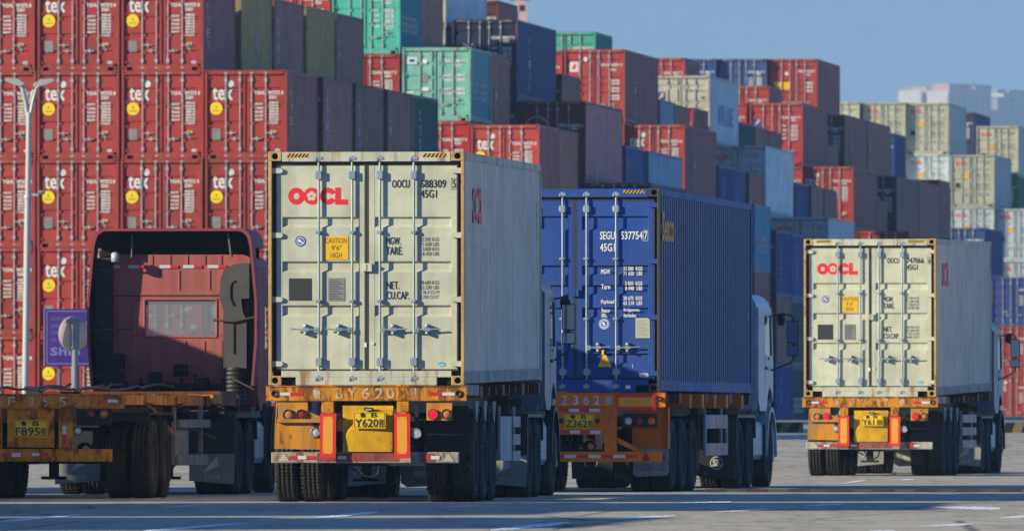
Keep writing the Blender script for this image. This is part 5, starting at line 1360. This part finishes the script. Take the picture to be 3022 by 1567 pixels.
mb = MB(); mb.box(-.24, .24, -.19, .19, 1.181, 1.23); part('lid', mb, ['postgrey'], t, bevel=.01)

D = 262.0; s_ = F / D
t = thing('sign_board', 'purple blue notice board with faded lettering behind the red cab', 'sign', (wx(132, D), D, ground_z(D)))
zb_, zt_ = wz(1080, D) - ground_z(D), wz(911, D) - ground_z(D)
mb = MB(); mb.box(0, 1.9, 0, .06, zb_, zt_); part('panel', mb, ['signblue'], t)
mb = MB()
for a, b, c, d in ((.04, 1.86, zt_ - .06, zt_ - .045), (.04, 1.86, zb_ + .045, zb_ + .06), (.04, .055, zb_ + .06, zt_ - .06), (1.845, 1.86, zb_ + .06, zt_ - .06)): mb.box(a, b, -.004, -.001, c, d)
mb.box(-.02, .0, -.01, .06, zb_, zt_); part('border_line', mb, ['signframe'], t)
mb = MB()
for i, s in enumerate(('NOTICE TO', 'DRIVERS', 'KEEP LEFT', 'SLOW')): put_text(mb, s, .14, .62 - .06 * (i % 2), zt_ - .27 - i * .15, zt_ - .19 - i * .15, -.005, 0)
put_text(mb, 'ADA', .88, 1.5, zt_ - .38, zt_ - .2, -.005, 0); put_text(mb, 'Ship', .12, .78, zb_ + .18, zb_ + .40, -.005, 0, bold=.015)
mb.prism([(.95, zb_ + .33), (1.05, zb_ + .42), (1.05, zb_ + .36), (1.5, zb_ + .36), (1.5, zb_ + .30), (1.05, zb_ + .30), (1.05, zb_ + .24)], 'y', -.006, -.003)
part('sign_lettering', mb, ['signtext'], t)
for x in (.3, 1.6):
    mb = MB(); mb.box(x - .03, x + .03, .065, .11, 0, zt_ - .05); part('leg', mb, ['postgrey'], t)
D = 250.0
t = thing('round_sign', 'back of a beige oval sign on a grey post, before the purple board', 'sign', (wx(217, D), D, ground_z(D)), R(38))
zc_ = wz(985, D) - ground_z(D)
mb = MB(); mb.lathe([(-.012, 0), (-.012, .38), (.012, .38), (.012, 0)], (0, 0, zc_), 'y', 32); part('disc', mb, ['signbeige'], t)
mb = MB(); mb.box(-.09, .09, -.09, -.02, zc_ - .32, zc_ + .26); mb.box(-.24, .24, -.07, -.02, zc_ + .25, zc_ + .31); mb.tube([(0, -.05, 0), (0, -.05, zc_ - .3)], .065, 10); part('post', mb, ['postgrey'], t)

# ------------------------------------------------------------------ low striped barriers before the far stacks
n = 0
for k in range(9):
    x = 3.2 + k * 1.55; y = 318 - k * .19
    if k in (3,): continue
    t = thing('barrier', '', 'barrier', (x, y, ground_z(y) - .02), -TH[0], 'striped barriers before the stacks')
    n += 1; t['label'] = f"low yellow and black striped barrier before the far stacks, {['leftmost', 'second', 'third', 'fourth', 'fifth', 'sixth', 'seventh', 'eighth'][n - 1]} from the left".replace('leftmost from the left', 'leftmost')
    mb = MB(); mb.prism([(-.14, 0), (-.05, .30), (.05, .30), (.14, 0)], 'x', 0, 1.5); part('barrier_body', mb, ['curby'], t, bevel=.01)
    mb = MB()
    for q in range(3): mb.add([(.1 + q * .5, -.142, .0), (.35 + q * .5, -.142, .0), (.45 + q * .5, -.055, .285), (.2 + q * .5, -.055, .285)], [(0, 1, 2, 3)], 0)
    part('black_stripe', mb, ['void'], t)

# ------------------------------------------------------------------ speed hump
t = thing('speed_hump', 'low speed hump of yellow and black blocks across the yard', 'speed hump', (2.75, 168.5, 0), R(-6))
n = 22
mb = MB(); mb2 = MB()
for k in range(n):
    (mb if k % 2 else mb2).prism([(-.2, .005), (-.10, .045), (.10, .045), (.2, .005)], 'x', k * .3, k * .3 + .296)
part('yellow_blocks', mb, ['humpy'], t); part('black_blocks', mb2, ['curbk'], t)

# ------------------------------------------------------------------ ground and painted marks
ys = [-60, 60, 100, 140, 180, 220, 240, 252, 264, 276, 288, 300, 315, 330, 345, 400, 450, 550, 700, 1200, 3000, 9000]
xs = [-6000, -1500, -300, -60, 0, 60, 300, 1500, 6000]
vs = [(x, y, ground_z(y)) for y in ys for x in xs]; fs = []
for j in range(len(ys) - 1):
    for i in range(len(xs) - 1):
        a = j * len(xs) + i; fs.append((a, a + 1, a + len(xs) + 1, a + len(xs)))
mb = MB(); mb.add(vs, fs); gr = link('ground', mb.mesh('ground', ['ground'])); gr['kind'] = 'structure'
def gp(x, y, z=.004):
    D = F * (CAMZ - z) / (y - HY); return ((x - CX) / F * D, D, z)
strokes = [((0, 1538, 288, 1514), 6, 2), ((481, 1496, 629, 1486), 2.2, 2), ((423, 1566, 744, 1541), 7, 3.5), ((896, 1530, 1116, 1510), 3, 8), ((1448, 1563, 1681, 1541), 7, 9), ((1790, 1531, 1996, 1520), 3, 5),
           ((2104, 1510, 2268, 1501), 2, 5), ((1964, 1484, 2160, 1480), 2, 6), ((2754, 1495, 2953, 1500), 3, 10), ((2468, 1427, 2557, 1416), 2, 4), ((2655, 1414, 2700, 1414), 2, 3), ((2712, 1552, 2873, 1545), 3, 6),
           ((2953, 1527, 3040, 1522), 3, 7), ((2565, 1565, 2642, 1564), 3, 4), ((2754, 1459, 2845, 1455), 2, 5), ((2363, 1491, 2489, 1487), 2, 4), ((1290, 1497, 1420, 1490), 1.5, 2)]
mb = MB(); rnd = random.Random(3)
for (xa, ya, xb, yb), t0, t1 in strokes:
    n = 26; vs = []
    for i in range(n + 1):
        f = i / n; x = xa + (xb - xa) * f; y = ya + (yb - ya) * f
        env = math.sin(math.pi * min(1, max(0, f * .93 + .04))) ** .5
        th_ = 1.25 * (t0 + (t1 - t0) * f) * env * rnd.uniform(.7, 1.15); o = rnd.uniform(-.5, .5)
        vs += [gp(x, y + th_ / 2 + o), gp(x, max(HY + 60, y - th_ / 2 + o))]
    mb.add(vs, [(2 * i, 2 * i + 2, 2 * i + 3, 2 * i + 1) for i in range(n)])
rm = link('road_markings', mb.mesh('road_markings', ['roadpaint'])); rm['kind'] = 'structure'

# ------------------------------------------------------------------ far apartment towers and harbour crane
M['bldg'] = flat('tower_wall', (176, 168, 160), 0.8, 0, 0.1); M['bwhite'] = flat('tower_sunlit_white_wall', (232, 222, 214), 0.7, 0, 0.05); M['bglass'] = flat('tower_windows', (60, 72, 88), 0.3); M['bpink'] = flat('tower_sunlit_pink_wall', (226, 178, 168), 0.7, 0, 0.05)  # white and pink tones brighten tower faces to stand for sunlight
TD = 7500.0; pm = F / TD
def tower(label, x0, x1, yt, D, strips, boxes, rot=56):
    X0, X1 = wx(x0, D), wx(x1, D); Z = wz(yt, D)
    L = (X1 - X0) / math.cos(R(rot)) * .96; dp = 15.0
    t = thing('apartment_tower', label, 'apartment block', (X0, D, 1.3), R(rot), 'hazy apartment towers on the skyline')
    mb = MB(); mb.box(0, L, 0, dp, 0, Z - 1.3); part('wall', mb, ['bldg'], t)
    mb = MB(); mb.box(-.3, L + .3, -.3, dp + .3, Z - 1.3, Z - .3); part('roof', mb, ['bldg'], t)
    for k in range(strips):
        x = L * (k + .25) / strips; mb = MB()
        for fl in range(int((Z - 8) / 3.2)): mb.box(x, x + L / strips * .5, -.25, -.02, 4 + fl * 3.2, 5.8 + fl * 3.2)
        part('window', mb, ['bglass'], t)
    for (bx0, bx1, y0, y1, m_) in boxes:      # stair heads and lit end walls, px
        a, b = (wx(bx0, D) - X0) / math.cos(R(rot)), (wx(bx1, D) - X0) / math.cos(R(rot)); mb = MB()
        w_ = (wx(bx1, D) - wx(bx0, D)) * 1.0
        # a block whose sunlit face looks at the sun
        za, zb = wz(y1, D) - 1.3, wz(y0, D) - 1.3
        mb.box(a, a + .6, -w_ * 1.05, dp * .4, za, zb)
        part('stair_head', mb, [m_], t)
    return t
tower('left hazy tower with a sunlit white block on its side, above the pale boxes', 2722, 2785, 259, TD, 4, [(2673, 2720, 269, 315, 'bwhite'), (2718, 2738, 257, 274, 'bpink')])
tower('tallest and widest hazy blue tower behind the pale boxes', 2802, 2939, 251, TD - 60, 7, [(2757, 2800, 270, 315, 'bwhite'), (2779, 2803, 249, 280, 'bpink'), (2858, 2882, 253, 266, 'bwhite')])
tower('right hazy tower cut by the photo edge', 2945, 3075, 268, TD + 40, 7, [(2940, 2964, 276, 287, 'bwhite'), (2962, 2981, 266, 278, 'bpink'), (3003, 3028, 283, 310, 'bwhite'), (2992, 3007, 303, 318, 'bwhite')])
t = thing('harbour_crane', 'tiny hazy red and white harbour crane above the dark boxes', 'crane', (wx(1560, 1500), 1500, 1.3))
mb = MB()
for x in (0, 14):
    for y in (0, 12): mb.box(x, x + 1, y, y + 1, 0, 42)
mb.box(-2, 17, 0, 13, 42, 44); part('portal', mb, ['cabred'], t)
mb = MB(); mb.box(-1.2, -.2, 5, 6, 44, 52.4); mb.tube([(-.6, 5.5, 52.3), (-2.6, 5.5, 54.2), (-2.3, 5.5, 58)], .35, 6); mb.box(-1.7, -.4, 5, 6.4, 51.6, 53.0); part('jib', mb, ['bpink'], t)
mb = MB(); mb.tube([(-2.4, 5.5, 53.2), (.2, 5.5, 53.2)], .22, 6); mb.tube([(-1.2, 5.5, 50), (-1.2, 5.5, 53)], .15, 5); part('walkway', mb, ['blueink'], t)

# ------------------------------------------------------------------ haze
mb = MB(); mb.box(-1100, 1300, -40, 8200, -1, 330); hz = link('haze', mb.mesh('haze', [])); hz['kind'] = 'stuff'
hm = bpy.data.materials.new('haze_air'); hm.use_nodes = True; ht = hm.node_tree; ht.nodes.clear()
ho = ht.nodes.new('ShaderNodeOutputMaterial'); pv = ht.nodes.new('ShaderNodeVolumePrincipled')
pv.inputs['Color'].default_value = (.38, .57, .82, 1); pv.inputs['Density'].default_value = .00017; pv.inputs['Anisotropy'].default_value = 0
ht.links.new(pv.outputs[0], ho.inputs['Volume']); hz.data.materials.append(hm)
